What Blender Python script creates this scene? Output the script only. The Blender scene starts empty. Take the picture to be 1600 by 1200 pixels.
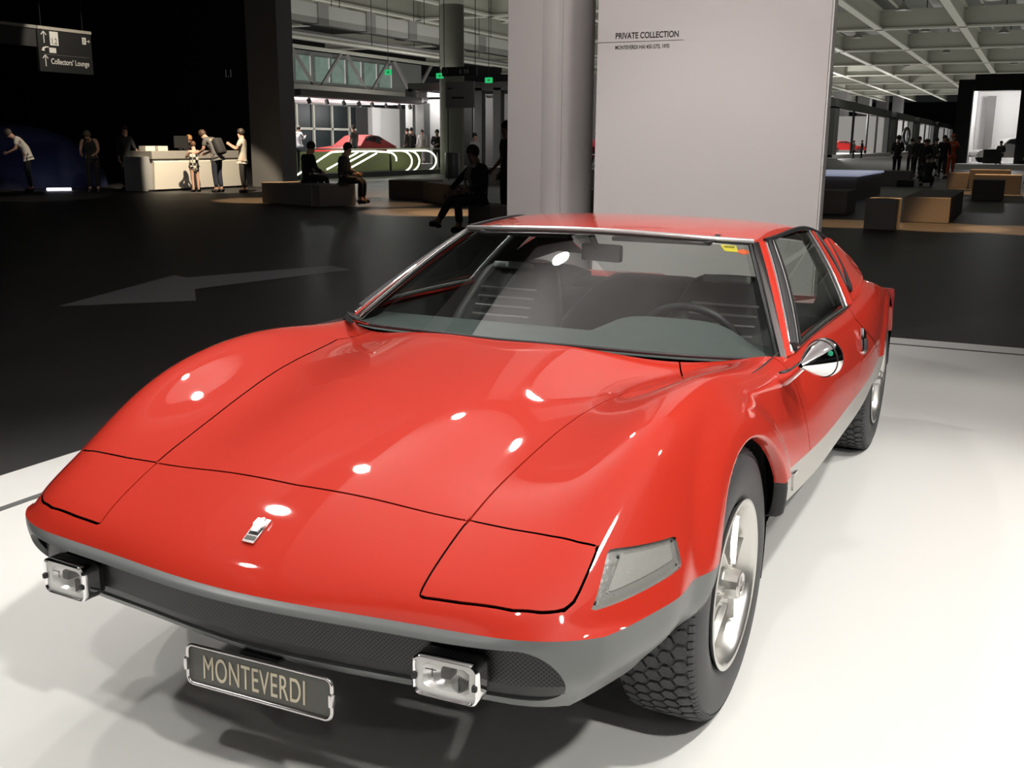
import bpy, bmesh, math, random
import numpy as np
from mathutils import Vector, Matrix
random.seed(7)
S = bpy.context.scene
COL = S.collection
PI = math.pi

# ------------------------------------------------------------------ camera
CAM_F, CAM_C = 1631.14, (1.33412, -2.33633, 1.35963)
YAW, PITCH, ROLL = -0.457182, 0.228364, 0.0078973
cam_d = bpy.data.cameras.new('camera'); cam = bpy.data.objects.new('camera', cam_d); COL.objects.link(cam)
cam_d.sensor_width = 36.0; cam_d.lens = CAM_F / 1600 * 36.0; cam_d.clip_end = 600; cam_d.clip_start = 0.05
def cam_matrix():
    cy, sy, cp, sp = math.cos(YAW), math.sin(YAW), math.cos(PITCH), math.sin(PITCH)
    fwd = Vector((sy * cp, cy * cp, -sp)); right = Vector((cy, -sy, 0)); up = right.cross(fwd)
    r = right * math.cos(ROLL) + up * math.sin(ROLL); u = -right * math.sin(ROLL) + up * math.cos(ROLL)
    m = Matrix((r, u, -fwd)).transposed().to_4x4(); m.translation = Vector(CAM_C); return m
cam.matrix_world = cam_matrix()
S.camera = cam

# ------------------------------------------------------------------ view, world
S.view_settings.view_transform = 'Standard'; S.view_settings.look = 'None'
S.view_settings.gamma = 1.0; S.view_settings.use_curve_mapping = False
S.view_settings.exposure = 0.0
W = bpy.data.worlds.new('hall_world'); S.world = W; W.use_nodes = True
W.node_tree.nodes['Background'].inputs[0].default_value = (0.75, 0.78, 0.8, 1)
W.node_tree.nodes['Background'].inputs[1].default_value = 0.012

# ------------------------------------------------------------------ stand and hall lamps
def lamp(kind, name, loc, target, power, color=(1, .96, .9), size=.1, angle=60, blend=.4, size_y=None):
    d = bpy.data.lights.new(name, kind); d.energy = power; d.color = color
    if kind == 'SPOT':
        d.spot_size = math.radians(angle); d.spot_blend = blend; d.shadow_soft_size = size
    elif kind == 'AREA':
        d.size = size
        if size_y: d.shape = 'RECTANGLE'; d.size_y = size_y
    else:
        d.shadow_soft_size = size
    o = bpy.data.objects.new(name, d); COL.objects.link(o); o.location = loc
    v = Vector(target) - Vector(loc); o.rotation_euler = v.to_track_quat('-Z', 'Y').to_euler()
    return o
WARM = (1, .965, .92)
#      position             target            watts  angle
SPOTS = [((2.8, .2, 5.2), (1.0, .1, 0), 610, 64), ((3.9, -2.75, 5.2), (1.0, -.8, 0), 640, 56),
         ((3.6, 3.2, 5.2), (1.6, 2.0, 0), 420, 56), ((.9, -3.6, 5.2), (.5, -1.1, 0), 230, 54),
         ((-3.0, 2.1, 5.2), (-.6, .4, .3), 190, 58), ((-2.4, 4.3, 5.2), (-.3, 1.0, .3), 190, 58),
         ((-3.5, .4, 5.2), (-.5, -.6, .2), 210, 58), ((-3.6, -2.3, 5.2), (-.5, -.9, .2), 260, 56), ((-2.2, 6.4, 5.2), (-.6, 3.0, .2), 150, 60)]
for p, t, e, a in SPOTS:
    lamp('SPOT', 'stand_spot', p, t, e, WARM, .12, a, .5)
for p, t, e, a in [((-1.6, 1.8, 5.2), (-1.0, 5.1, 1.8), 190, 60), ((.6, 1.8, 5.2), (-1.2, 5.3, 3.6), 210, 80), ((-1.5, -4.2, 5.2), (-2.5, -8, 3.0), 500, 95), ((-.9, -.5, 5.2), (-.8, 5.1, .3), 420, 30),
                   ((-3.75, 3.0, 3.2), (-.5, 2.0, 5.6), 340, 130), ((4.6, -3.0, 3.2), (1.0, 0, 5.6), 340, 130)]:
    lamp('SPOT', 'added_wash', p, t, e, (1, .95, .93), .10, a, .7)  # unseen spots added to brighten the panel, the canopy and the aisle wall
# spots for the orange light pools on the carpet
for p, t, e, a in [((-9.6, 15.9, 4.2), (-9.6, 15.9, 0), 2200, 36), ((-8.9, 16.1, 4.2), (-8.9, 16.1, 0), 1700, 30), ((-14.9, 17.4, 4.2), (-14.9, 17.4, 0), 2300, 34), ((-14.4, 20.9, 4.2), (-14.3, 20.9, 0), 1500, 34), ((-11.6, 17.6, 4.2), (-11.7, 17.6, 0), 900, 30),
                   ((-1.75, 17.3, 4.2), (-1.75, 17.3, 0), 1300, 30), ((-.1, 17.35, 4.2), (-.1, 17.35, 0), 1600, 32), ((1.3, 17.4, 4.2), (1.3, 17.4, 0), 1600, 32), ((.3, 31.6, 5.2), (.3, 32.2, 0), 2600, 34), ((-.2, 34.8, 5.2), (-.1, 35.4, 0), 1800, 28), ((-5.6, 22.0, 4), (-5.6, 22.9, 0), 500, 40)]:
    lamp('SPOT', 'pool_spot', p, t, e, (1, .56, .25), .08, a, .35)
lamp('SPOT', 'counter_spot', (-16.5, 18.0, 4.2), (-19.4, 20.4, .7), 2300, (1, .84, .62), .05, 44, .25)
lamp('SPOT', 'sign_spot', (-14.5, 12.8, 4.4), (-17, 13.8, 3.1), 260, (1, .9, .75), .05, 40, .3)
lamp('SPOT', 'dome_fill', (-18.5, 14.5, 4.5), (-24.6, 18.6, .9), 70, (.5, .55, 1), .1, 40, .6)  # bluish fill added to lift the dome out of the dark
lamp('SPOT', 'visitor_fill', (-19.5, 16.6, 4.5), (-22.3, 17.1, 1.3), 420, (1, .86, .66), .05, 16, .5)  # warm fill added to brighten the man at the far left
# ------------------------------------------------------------------ materials
def mat(name, color, rough=.5, metal=0., coat=0., spec=.5, emit=None, estr=1., noise=None, bump=None, trans=0.):
    m = bpy.data.materials.new(name); m.use_nodes = True; nt = m.node_tree; b = nt.nodes['Principled BSDF']
    b.inputs['Base Color'].default_value = (*color, 1); b.inputs['Roughness'].default_value = rough
    b.inputs['Metallic'].default_value = metal; b.inputs['Coat Weight'].default_value = coat
    b.inputs['Coat Roughness'].default_value = .03; b.inputs['Specular IOR Level'].default_value = spec
    if trans: b.inputs['Transmission Weight'].default_value = trans
    if emit: b.inputs['Emission Color'].default_value = (*emit, 1); b.inputs['Emission Strength'].default_value = estr
    tc = nt.nodes.new('ShaderNodeTexCoord')
    if noise:      # (scale, amount) colour variation
        n = nt.nodes.new('ShaderNodeTexNoise'); n.inputs['Scale'].default_value = noise[0]; n.inputs['Detail'].default_value = 5
        mx = nt.nodes.new('ShaderNodeMix'); mx.data_type = 'RGBA'
        mx.inputs[6].default_value = (*[max(0, c * (1 - noise[1])) for c in color], 1)
        mx.inputs[7].default_value = (*[min(1, c * (1 + noise[1])) for c in color], 1)
        nt.links.new(tc.outputs['Object'], n.inputs['Vector']); nt.links.new(n.outputs['Fac'], mx.inputs[0])
        nt.links.new(mx.outputs[2], b.inputs['Base Color'])
    if bump:       # (scale, strength)
        n = nt.nodes.new('ShaderNodeTexNoise'); n.inputs['Scale'].default_value = bump[0]; n.inputs['Detail'].default_value = 4
        bp = nt.nodes.new('ShaderNodeBump'); bp.inputs['Strength'].default_value = bump[1]; bp.inputs['Distance'].default_value = .01
        nt.links.new(tc.outputs['Object'], n.inputs['Vector']); nt.links.new(n.outputs['Fac'], bp.inputs['Height'])
        nt.links.new(bp.outputs['Normal'], b.inputs['Normal'])
    return m
def glass_mat(name, tint, refl=1.0, ior=1.5):
    m = bpy.data.materials.new(name); m.use_nodes = True; nt = m.node_tree
    for n in list(nt.nodes): nt.nodes.remove(n)
    o = nt.nodes.new('ShaderNodeOutputMaterial'); t = nt.nodes.new('ShaderNodeBsdfTransparent'); g = nt.nodes.new('ShaderNodeBsdfGlossy')
    x = nt.nodes.new('ShaderNodeMixShader'); fr = nt.nodes.new('ShaderNodeFresnel'); fr.inputs['IOR'].default_value = ior
    # a thin pane reflects the same from both sides
    ge = nt.nodes.new('ShaderNodeNewGeometry'); mi = nt.nodes.new('ShaderNodeMix'); mi.inputs[2].default_value = ior; mi.inputs[3].default_value = 1 / ior
    nt.links.new(ge.outputs['Backfacing'], mi.inputs[0]); nt.links.new(mi.outputs[0], fr.inputs['IOR'])
    t.inputs['Color'].default_value = (*tint, 1); g.inputs['Roughness'].default_value = .0
    g.inputs['Color'].default_value = (refl, refl, refl, 1)
    nt.links.new(fr.outputs[0], x.inputs[0]); nt.links.new(t.outputs[0], x.inputs[1]); nt.links.new(g.outputs[0], x.inputs[2])
    nt.links.new(x.outputs[0], o.inputs[0]); return m
def glow(name, color, strength):
    return mat(name, (0, 0, 0), .5, emit=color, estr=strength)

M = dict(
    trim=mat('bright_trim', (.75, .73, .73), .32, metal=.8),
    lamp_white=mat('lamp_surround_white', (.82, .82, .8), .3),
    canopy=mat('canopy_white', (.8, .79, .78), .7),
    clip=mat('pale_headrest_clip', (.42, .45, .43), .35),
    crown=mat('bright_chrome_crown', (.95, .95, .95), .25, metal=.6),
    red=mat('red_paint', (.525, .027, .012), .6, coat=1.0, spec=.15),
    grey=mat('grey_valance_paint', (.15, .16, .158), .36, metal=.15),
    silver=mat('brushed_silver', (.52, .51, .48), .33, metal=.75),
    black=mat('satin_black', (.008, .008, .009), .5), rubber=mat('black_rubber', (.02, .02, .021), .55),
    under=mat('underbody_black', (.006, .006, .006), .9, spec=.1),
    tyre=mat('tyre_rubber', (.055, .056, .058), .55), tread=mat('tread_rubber', (.06, .061, .064), .7, bump=(120, .3)),
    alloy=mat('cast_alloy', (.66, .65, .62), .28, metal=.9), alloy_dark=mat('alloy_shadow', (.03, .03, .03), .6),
    chrome=mat('chrome', (.83, .83, .84), .05, metal=1.0), chrome_dull=mat('dull_chrome', (.62, .6, .6), .2, metal=1.0),
    leather=mat('black_leather', (.055, .052, .052), .38, bump=(300, .08)), suede=mat('grey_green_suede', (.075, .092, .088), .95, noise=(14, .2)),
    carpet_in=mat('cabin_black', (.01, .01, .011), .8), seam=mat('seat_piping', (.35, .33, .32), .5),
    wsglass=glass_mat('windscreen_glass', (.82, .86, .84), 1.0, 1.85), glass=glass_mat('side_glass', (.74, .80, .77)),
    lens=glass_mat('lamp_glass', (.95, .95, .95)), frost=mat('frosted_lens', (.20, .20, .185), .32, bump=(90, .25), spec=.5),
    frost_in=mat('frosted_lens_inner', (.27, .27, .25), .4, bump=(400, .3)),
    mirror=mat('reflector', (.95, .95, .93), .2, metal=.45), plate=mat('plate_grey', (.085, .085, .075), .45),
    cream=mat('cream_letters', (.62, .56, .42), .5), yellow=mat('yellow_sticker', (.75, .62, .03), .5),
    orange=mat('orange_sticker', (.8, .13, .03), .5), tail=mat('tail_lamp_red', (.45, .05, .05), .25, coat=.5),
    green=mat('green_enamel', (.0, .25, .13), .3),
    white=mat('white_wall_paint', (.66, .62, .605), .6), white_side=mat('white_panel_edge', (.7, .68, .66), .5),
    platform=mat('white_vinyl', (.86, .86, .83), .42, spec=.35),
    hallfloor=mat('dark_carpet', (.045, .044, .043), .5, noise=(.8, .35), spec=.35),
    darkwall=mat('black_curtain_wall', (.010, .010, .012), .9), pier=mat('grey_pier', (.16, .155, .15), .8),
    ink=mat('black_ink', (.015, .013, .013), .6), hair_line=mat('grey_ink', (.2, .18, .18), .6),
    steel=mat('painted_steel_beam', (.36, .36, .31), .6), duct=mat('air_duct', (.28, .28, .265), .5), dark=mat('dark_metal', (.02, .02, .02), .6),
    ceil=mat('hall_ceiling', (.16, .165, .155), .9), boothgrey=mat('booth_grey', (.13, .135, .13), .8), boothwhite=mat('booth_white', (.75, .74, .73), .7),
    bench=mat('bench_grey', (.22, .20, .18), .8, bump=(80, .15)),
)
# perforated grille: dark wire mesh pattern in a material
def mesh_mat():
    m = mat('grille_mesh', (.03, .03, .032), .45, metal=.3); nt = m.node_tree; b = nt.nodes['Principled BSDF']
    tc = nt.nodes.new('ShaderNodeTexCoord'); mp = nt.nodes.new('ShaderNodeMapping'); mp.inputs['Rotation'].default_value = (0, math.radians(45), 0)
    sx = nt.nodes.new('ShaderNodeSeparateXYZ'); nt.links.new(tc.outputs['Object'], mp.inputs[0]); nt.links.new(mp.outputs[0], sx.inputs[0])
    outs = []
    for ax in ('X', 'Z'):
        a = nt.nodes.new('ShaderNodeMath'); a.operation = 'MULTIPLY'; a.inputs[1].default_value = 2 * PI / .0062
        s = nt.nodes.new('ShaderNodeMath'); s.operation = 'SINE'; g = nt.nodes.new('ShaderNodeMath'); g.operation = 'GREATER_THAN'; g.inputs[1].default_value = .25
        nt.links.new(sx.outputs[ax], a.inputs[0]); nt.links.new(a.outputs[0], s.inputs[0]); nt.links.new(s.outputs[0], g.inputs[0]); outs.append(g)
    mx = nt.nodes.new('ShaderNodeMath'); mx.operation = 'MAXIMUM'; nt.links.new(outs[0].outputs[0], mx.inputs[0]); nt.links.new(outs[1].outputs[0], mx.inputs[1])
    c = nt.nodes.new('ShaderNodeMix'); c.data_type = 'RGBA'; c.inputs[6].default_value = (.002, .002, .002, 1); c.inputs[7].default_value = (.04, .04, .042, 1)
    nt.links.new(mx.outputs[0], c.inputs[0]); nt.links.new(c.outputs[2], b.inputs['Base Color']); return m
M['grille'] = mesh_mat()

# ------------------------------------------------------------------ object helpers
def tag(o, label=None, cat=None, group=None, kind=None):
    if label: o['label'] = label
    if cat: o['category'] = cat
    if group: o['group'] = group
    if kind: o['kind'] = kind
    return o
def empty(name, loc=(0, 0, 0), rz=0., label=None, cat=None, group=None):
    o = bpy.data.objects.new(name, None); COL.objects.link(o); o.location = loc; o.rotation_euler = (0, 0, rz); o.empty_display_size = .1
    return tag(o, label, cat, group)
def link(name, me, material, parent=None):
    o = bpy.data.objects.new(name, me); COL.objects.link(o)
    if material is not None: me.materials.append(material)
    if parent is not None: o.parent = parent
    return o
class MB:
    """collects shapes, then becomes ONE mesh object"""
    def __init__(s): s.v = []; s.f = []
    def add(s, vs, fs):
        n = len(s.v); s.v += [tuple(v) for v in vs]; s.f += [tuple(i + n for i in f) for f in fs]; return s
    def box(s, c, d, rz=0., bev=0., rx=0.):
        bm = bmesh.new(); bmesh.ops.create_cube(bm, size=1.0)
        bmesh.ops.scale(bm, vec=d, verts=bm.verts)
        if bev: bmesh.ops.bevel(bm, geom=list(bm.edges), offset=bev, segments=2, affect='EDGES', profile=.6)
        mtx = Matrix.Translation(c) @ Matrix.Rotation(rz, 4, 'Z') @ Matrix.Rotation(rx, 4, 'X')
        bmesh.ops.transform(bm, matrix=mtx, verts=bm.verts); bm.verts.index_update()
        s.add([v.co[:] for v in bm.verts], [[v.index for v in f.verts] for f in bm.faces]); bm.free(); return s
    def quad(s, a, b, c, d): return s.add([a, b, c, d], [(0, 1, 2, 3)])
    def tube(s, pts, r, seg=8, caps=True, closed=False):
        P = [Vector(p) for p in pts]; n = len(P); rr = r if hasattr(r, '__len__') else [r] * n
        vs = []; up = None
        for i, p in enumerate(P):
            if closed: t = (P[(i + 1) % n] - P[i - 1]).normalized()
            else: t = (P[min(i + 1, n - 1)] - P[max(i - 1, 0)]).normalized()
            if up is None:
                up = Vector((0, 0, 1)) if abs(t.z) < .9 else Vector((1, 0, 0))
            a = t.cross(up).normalized(); up2 = a.cross(t).normalized(); up = up2
            for k in range(seg):
                th = 2 * PI * k / seg; vs.append(p + (a * math.cos(th) + up2 * math.sin(th)) * rr[i])
        fs = []
        for i in range(n if closed else n - 1):
            j = (i + 1) % n
            for k in range(seg):
                k2 = (k + 1) % seg; fs.append((i * seg + k, i * seg + k2, j * seg + k2, j * seg + k))
        if caps and not closed: fs += [tuple(range(seg - 1, -1, -1)), tuple((n - 1) * seg + k for k in range(seg))]
        return s.add(vs, fs)
    def lathe(s, prof, axis='Z', seg=48, c=(0, 0, 0), closed=False):
        """prof: list of (radius, height along axis)"""
        vs = []; n = len(prof)
        for k in range(seg):
            a = 2 * PI * k / seg; ca, sa = math.cos(a), math.sin(a)
            for r, h in prof:
                if axis == 'Z': q = (r * ca, r * sa, h)
                elif axis == 'X': q = (h, r * ca, r * sa)
                else: q = (r * ca, h, r * sa)
                vs.append((q[0] + c[0], q[1] + c[1], q[2] + c[2]))
        fs = []
        for k in range(seg):
            k2 = (k + 1) % seg
            for i in range(n if closed else n - 1):
                j = (i + 1) % n; fs.append((k * n + i, k * n + j, k2 * n + j, k2 * n + i))
        return s.add(vs, fs)
    def prism(s, poly, a, b, axis='Y'):
        """poly 2-D points extruded from a to b along axis"""
        n = len(poly)
        def P(p, h):
            return (p[0], h, p[1]) if axis == 'Y' else ((h, p[0], p[1]) if axis == 'X' else (p[0], p[1], h))
        vs = [P(p, a) for p in poly] + [P(p, b) for p in poly]
        fs = [tuple(range(n)), tuple(range(2 * n - 1, n - 1, -1))] + [(i, i + n, (i + 1) % n + n, (i + 1) % n) for i in range(n)]
        return s.add(vs, fs)
    def grid(s, P):
        """P[i][j] points"""
        n, m = len(P), len(P[0]); vs = [p for r in P for p in r]
        return s.add(vs, [(i * m + j, i * m + j + 1, (i + 1) * m + j + 1, (i + 1) * m + j) for i in range(n - 1) for j in range(m - 1)])
    def build(s, name, material, parent=None, smooth=None, fix=True):
        me = bpy.data.meshes.new(name); me.from_pydata(s.v, [], s.f)
        if fix:
            bm = bmesh.new(); bm.from_mesh(me); bmesh.ops.recalc_face_normals(bm, faces=bm.faces); bm.to_mesh(me); bm.free()
        if smooth is not None:
            for p in me.polygons: p.use_smooth = True
            me.set_sharp_from_angle(angle=math.radians(smooth))
        return link(name, me, material, parent)
def rrect(w, h, r, n=5):
    """rounded rectangle outline"""
    out = []
    for cx, cy, a0 in ((w / 2 - r, h / 2 - r, 0), (-w / 2 + r, h / 2 - r, 90), (-w / 2 + r, -h / 2 + r, 180), (w / 2 - r, -h / 2 + r, 270)):
        for k in range(n + 1):
            a = math.radians(a0 + 90 * k / n); out.append((cx + r * math.cos(a), cy + r * math.sin(a)))
    return out
def text(name, body, size, loc, rot, material, parent=None, align='LEFT', extrude=.0008, sx=1.0, bold=0., space=1.0):
    c = bpy.data.curves.new(name, 'FONT'); c.body = body; c.size = size; c.align_x = align; c.extrude = extrude; c.offset = bold; c.space_character = space
    o = bpy.data.objects.new(name, c); COL.objects.link(o); o.location = loc; o.rotation_euler = rot; o.scale = (sx, 1, 1)
    me = bpy.data.meshes.new_from_object(o); bpy.data.objects.remove(o)
    mo = link(name, me, material, parent); mo.location = loc; mo.rotation_euler = rot; mo.scale = (sx, 1, 1)
    return mo

# ------------------------------------------------------------------ smooth sheets (least-squares B-splines) and exact panel cuts
def bbasis(tk, k, x):
    n = len(tk) - k - 1; x = np.clip(x, tk[k], tk[n] - 1e-9)
    B = np.zeros((len(x), len(tk) - 1))
    for i in range(len(tk) - 1): B[:, i] = (x >= tk[i]) & (x < tk[i + 1])
    for d in range(1, k + 1):
        for i in range(len(tk) - d - 1):
            a = tk[i + d] - tk[i]; b = tk[i + d + 1] - tk[i + 1]
            B[:, i] = ((x - tk[i]) / a * B[:, i] if a > 0 else 0) + ((tk[i + d + 1] - x) / b * B[:, i + 1] if b > 0 else 0)
    return B[:, :n]
def smoother(t, tt, lam):
    """matrix taking values at t to smooth values at tt"""
    t = np.asarray(t, float); tk = np.r_[[t[0]] * 4, t[1:-1], [t[-1]] * 4]
    B = bbasis(tk, 3, t); n = B.shape[1]; g = np.array([tk[i + 1:i + 4].mean() for i in range(n)])
    D = np.zeros((n - 2, n))
    for i in range(n - 2):
        h1, h2 = g[i + 1] - g[i], g[i + 2] - g[i + 1]
        D[i, i] = 1 / h1; D[i, i + 1] = -1 / h1 - 1 / h2; D[i, i + 2] = 1 / h2
    A = B.T @ B + lam * D.T @ D + 1e-9 * np.eye(n)
    return bbasis(tk, 3, np.asarray(tt, float)) @ np.linalg.solve(A, B.T)
def chord(P):
    """average chord parameter along axis 0 of P (rows, cols, 3)"""
    d = np.linalg.norm(np.diff(P, axis=0), axis=2).mean(axis=1); return np.r_[0, np.cumsum(np.maximum(d, 1e-3))]
def sheet(P, nu, nv, lu=.002, lv=.002, dense_u=None):
    P = np.asarray(P, float); a = chord(P); b = chord(P.transpose(1, 0, 2))
    tu = dense_u(a) if dense_u else np.linspace(a[0], a[-1], nu)
    A = smoother(a, tu, lu); Bm = smoother(b, np.linspace(b[0], b[-1], nv), lv)
    return np.einsum('ai,ijk,bj->abk', A, P, Bm)
def curve(pts, n, lam=1e-4):
    P = np.asarray(pts, float)[:, None, :]; a = chord(P); return (smoother(a, np.linspace(0, a[-1], n), lam) @ P[:, 0, :])
def sdpoly(q, poly):
    """signed distance of 2-D points to a polygon, negative inside"""
    q = np.asarray(q, float); P = np.asarray(poly, float); d = np.full(len(q), 1e9); s = np.ones(len(q))
    for i in range(len(P)):
        a = P[i]; b = P[i - 1]; e = b - a; w = q - a
        h = np.clip((w @ e) / (e @ e), 0, 1); r = w - h[:, None] * e; d = np.minimum(d, (r * r).sum(1))
        c1 = q[:, 1] >= a[1]; c2 = q[:, 1] < b[1]; c3 = e[0] * w[:, 1] > e[1] * w[:, 0]
        fl = (c1 & c2 & c3) | (~c1 & ~c2 & ~c3); s = np.where(fl, -s, s)
    return s * np.sqrt(d)
def fillet(poly, r, n=6):
    P = [np.array(p, float) for p in poly]; out = []; rr = r if hasattr(r, '__len__') else [r] * len(P)
    for i in range(len(P)):
        a, b, c = P[i - 1], P[i], P[(i + 1) % len(P)]; u = (a - b) / np.linalg.norm(a - b); v = (c - b) / np.linalg.norm(c - b)
        if rr[i] <= 0: out.append(b); continue
        p0, p1 = b + u * rr[i], b + v * rr[i]
        for k in range(n + 1):
            t = k / n; out.append((1 - t) ** 2 * p0 + 2 * t * (1 - t) * b + t * t * p1)
    return out
class TM:
    """triangle skin with smooth vertex normals that can be cut along any scalar field"""
    def __init__(s, V, N, T): s.V, s.N, s.T = np.asarray(V, float), np.asarray(N, float), np.asarray(T, int)
    @staticmethod
    def from_grid(G, flip=False):
        n, m, _ = G.shape; V = G.reshape(-1, 3); I = np.arange(n * m).reshape(n, m)
        a, b, c, d = I[:-1, :-1].ravel(), I[:-1, 1:].ravel(), I[1:, 1:].ravel(), I[1:, :-1].ravel()
        T = np.r_[np.c_[a, b, c], np.c_[a, c, d]]
        if flip: T = T[:, ::-1]
        t = TM(V, np.zeros_like(V), T); t.renorm(); return t
    def renorm(s):
        V, T = s.V, s.T; fn = np.cross(V[T[:, 1]] - V[T[:, 0]], V[T[:, 2]] - V[T[:, 0]]); N = np.zeros_like(V)
        for k in range(3): np.add.at(N, T[:, k], fn)
        s.N = N / np.maximum(np.linalg.norm(N, axis=1), 1e-12)[:, None]
    def cut(s, f):
        f = np.where(np.abs(f) < 1e-6, 1e-6, f); sg = f[s.T] > 0; k = sg.sum(1); mixed = (k == 1) | (k == 2)
        V = list(s.V); N = list(s.N); new = []; mem = {}
        def mid(a, b):
            key = (a, b) if a < b else (b, a)
            if key not in mem:
                t = f[a] / (f[a] - f[b]); V.append(s.V[a] * (1 - t) + s.V[b] * t); n = s.N[a] * (1 - t) + s.N[b] * t
                N.append(n / max(np.linalg.norm(n), 1e-9)); mem[key] = len(V) - 1
            return mem[key]
        for t in np.nonzero(mixed)[0]:
            a, b, c = s.T[t]; q = [f[a] > 0, f[b] > 0, f[c] > 0]
            lone = [i for i in range(3) if q.count(q[i]) == 1][0]; i0, i1, i2 = [int(s.T[t][(lone + j) % 3]) for j in range(3)]
            p, r = mid(i0, i1), mid(i0, i2); new += [(i0, p, r), (p, i1, i2), (p, i2, r)]
        if new: s.V, s.N, s.T = np.array(V), np.array(N), np.r_[s.T[~mixed], np.array(new, int)]
        return s
    def cen(s): return s.V[s.T].mean(1)
    def sub(s, mask):
        T = s.T[mask]; u, inv = np.unique(T, return_inverse=True); return TM(s.V[u], s.N[u], inv.reshape(T.shape))
    def carve(s, fun, gap=0.):
        """split into (inside, outside) of the field, dropping a sliver of the given half width"""
        if gap: s.cut(fun(s.V) + gap); s.cut(fun(s.V) - gap)
        else: s.cut(fun(s.V))
        f = fun(s.cen()); return s.sub(f < -gap), s.sub(f > gap)
    def shift(s, d): return TM(s.V - s.N * d, s.N, s.T)
    def mirror(s): return TM(s.V * [-1, 1, 1], s.N * [-1, 1, 1], s.T[:, ::-1])
    def build(s, name, material, parent=None):
        me = bpy.data.meshes.new(name); me.from_pydata(s.V.tolist(), [], s.T.tolist())
        for p in me.polygons: p.use_smooth = True
        me.normals_split_custom_set_from_vertices([tuple(n) for n in s.N])
        return link(name, me, material, parent)
    def edge_loop_rim(s, depth, direction=None):
        """a short return flange behind every open edge, so that the panel shows its thickness"""
        from collections import Counter
        E = Counter(); dire = {}
        for t in s.T:
            for a, b in ((t[0], t[1]), (t[1], t[2]), (t[2], t[0])):
                k = (min(a, b), max(a, b)); E[k] += 1; dire[k] = (a, b)
        V = []; F = []
        for k, c in E.items():
            if c == 1:
                a, b = dire[k]; n = len(V)
                da = -s.N[a] * depth if direction is None else np.array(direction) * depth; db = -s.N[b] * depth if direction is None else np.array(direction) * depth
                V += [s.V[a], s.V[b], s.V[b] + db, s.V[a] + da]; F.append((n, n + 1, n + 2, n + 3))
        return V, F
# ================================================================== SETTING NEAR THE CAR
def struct(o): o['kind'] = 'structure'; return o
hf = MB().grid([[(x, y, -.035) for x in (-70, -30, 0, 40)] for y in (-20, 20, 80, 180, 330)]); struct(hf.build('floor', M['hallfloor']))
pf = MB().box((2.505, .90, -.0175), (9.75, 9.30, .035)); struct(pf.build('floor_platform', M['platform']))
tr = MB(); tr.box((-2.02, .90, .0015), (.035, 9.3, .003)); tr.box((2.5, 5.28, .0015), (9.7, .03, .003)); struct(tr.build('trim_1', M['boothgrey']))
# white wall panel with the caption, boarded column and its round core
bk = empty('caption_panel', (0, 0, 0), label='tall white free-standing wall panel behind the car carrying the black caption', cat='wall panel')
MB().box((-.8225, 5.17, 2.73), (1.655, .14, 5.5), bev=.004).build('panel_board', M['white'], bk)
MB().box((.012, 5.17, 2.73), (.012, .12, 5.5)).build('panel_edge_trim', M['white_side'], bk)
text('caption_title', 'PRIVATE COLLECTION', .0585, (-1.512, 5.0985, 2.087), (PI / 2, 0, 0), M['ink'], bk, 'LEFT', .0004, .80, .0012)
text('caption_subtitle', 'MONTEVERDI HAI 450 GTS, 1970', .0385, (-1.512, 5.0985, 2.014), (PI / 2, 0, 0), M['ink'], bk, 'LEFT', .0004, .735, .0006)
MB().box((-1.325, 5.0985, 2.065), (.65, .001, .004)).build('caption_rule', M['hair_line'], bk)
bc = empty('boarded_column', (0, 0, 0), label='white boarded column with a rounded shaded side, left of the caption panel', cat='column')
MB().box((-2.53, 5.95, 2.73), (.50, .10, 5.5), bev=.003).build('column_board', M['white'], bc)
MB().lathe([(.27, -.033), (.27, 5.48)], 'Z', 64, (-2.39, 6.16, 0)).build('column_shaft', M['white'], bc, 60)

# the rest of the stand: white canopy rafts over the platform and the white wall across the aisle behind the viewer
struct(MB().box((.75, .1, 5.62), (8.0, 10.0, .12)).build('ceiling_canopy', M['canopy'])); struct(MB().box((-4.35, .1, 5.62), (.75, 10.0, .12)).build('ceiling_canopy_strip', M['canopy']))
struct(MB().box((-2.6, -8.0, 4.48), (8.0, .2, 9.0)).build('wall_aisle', M['white']))
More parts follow.
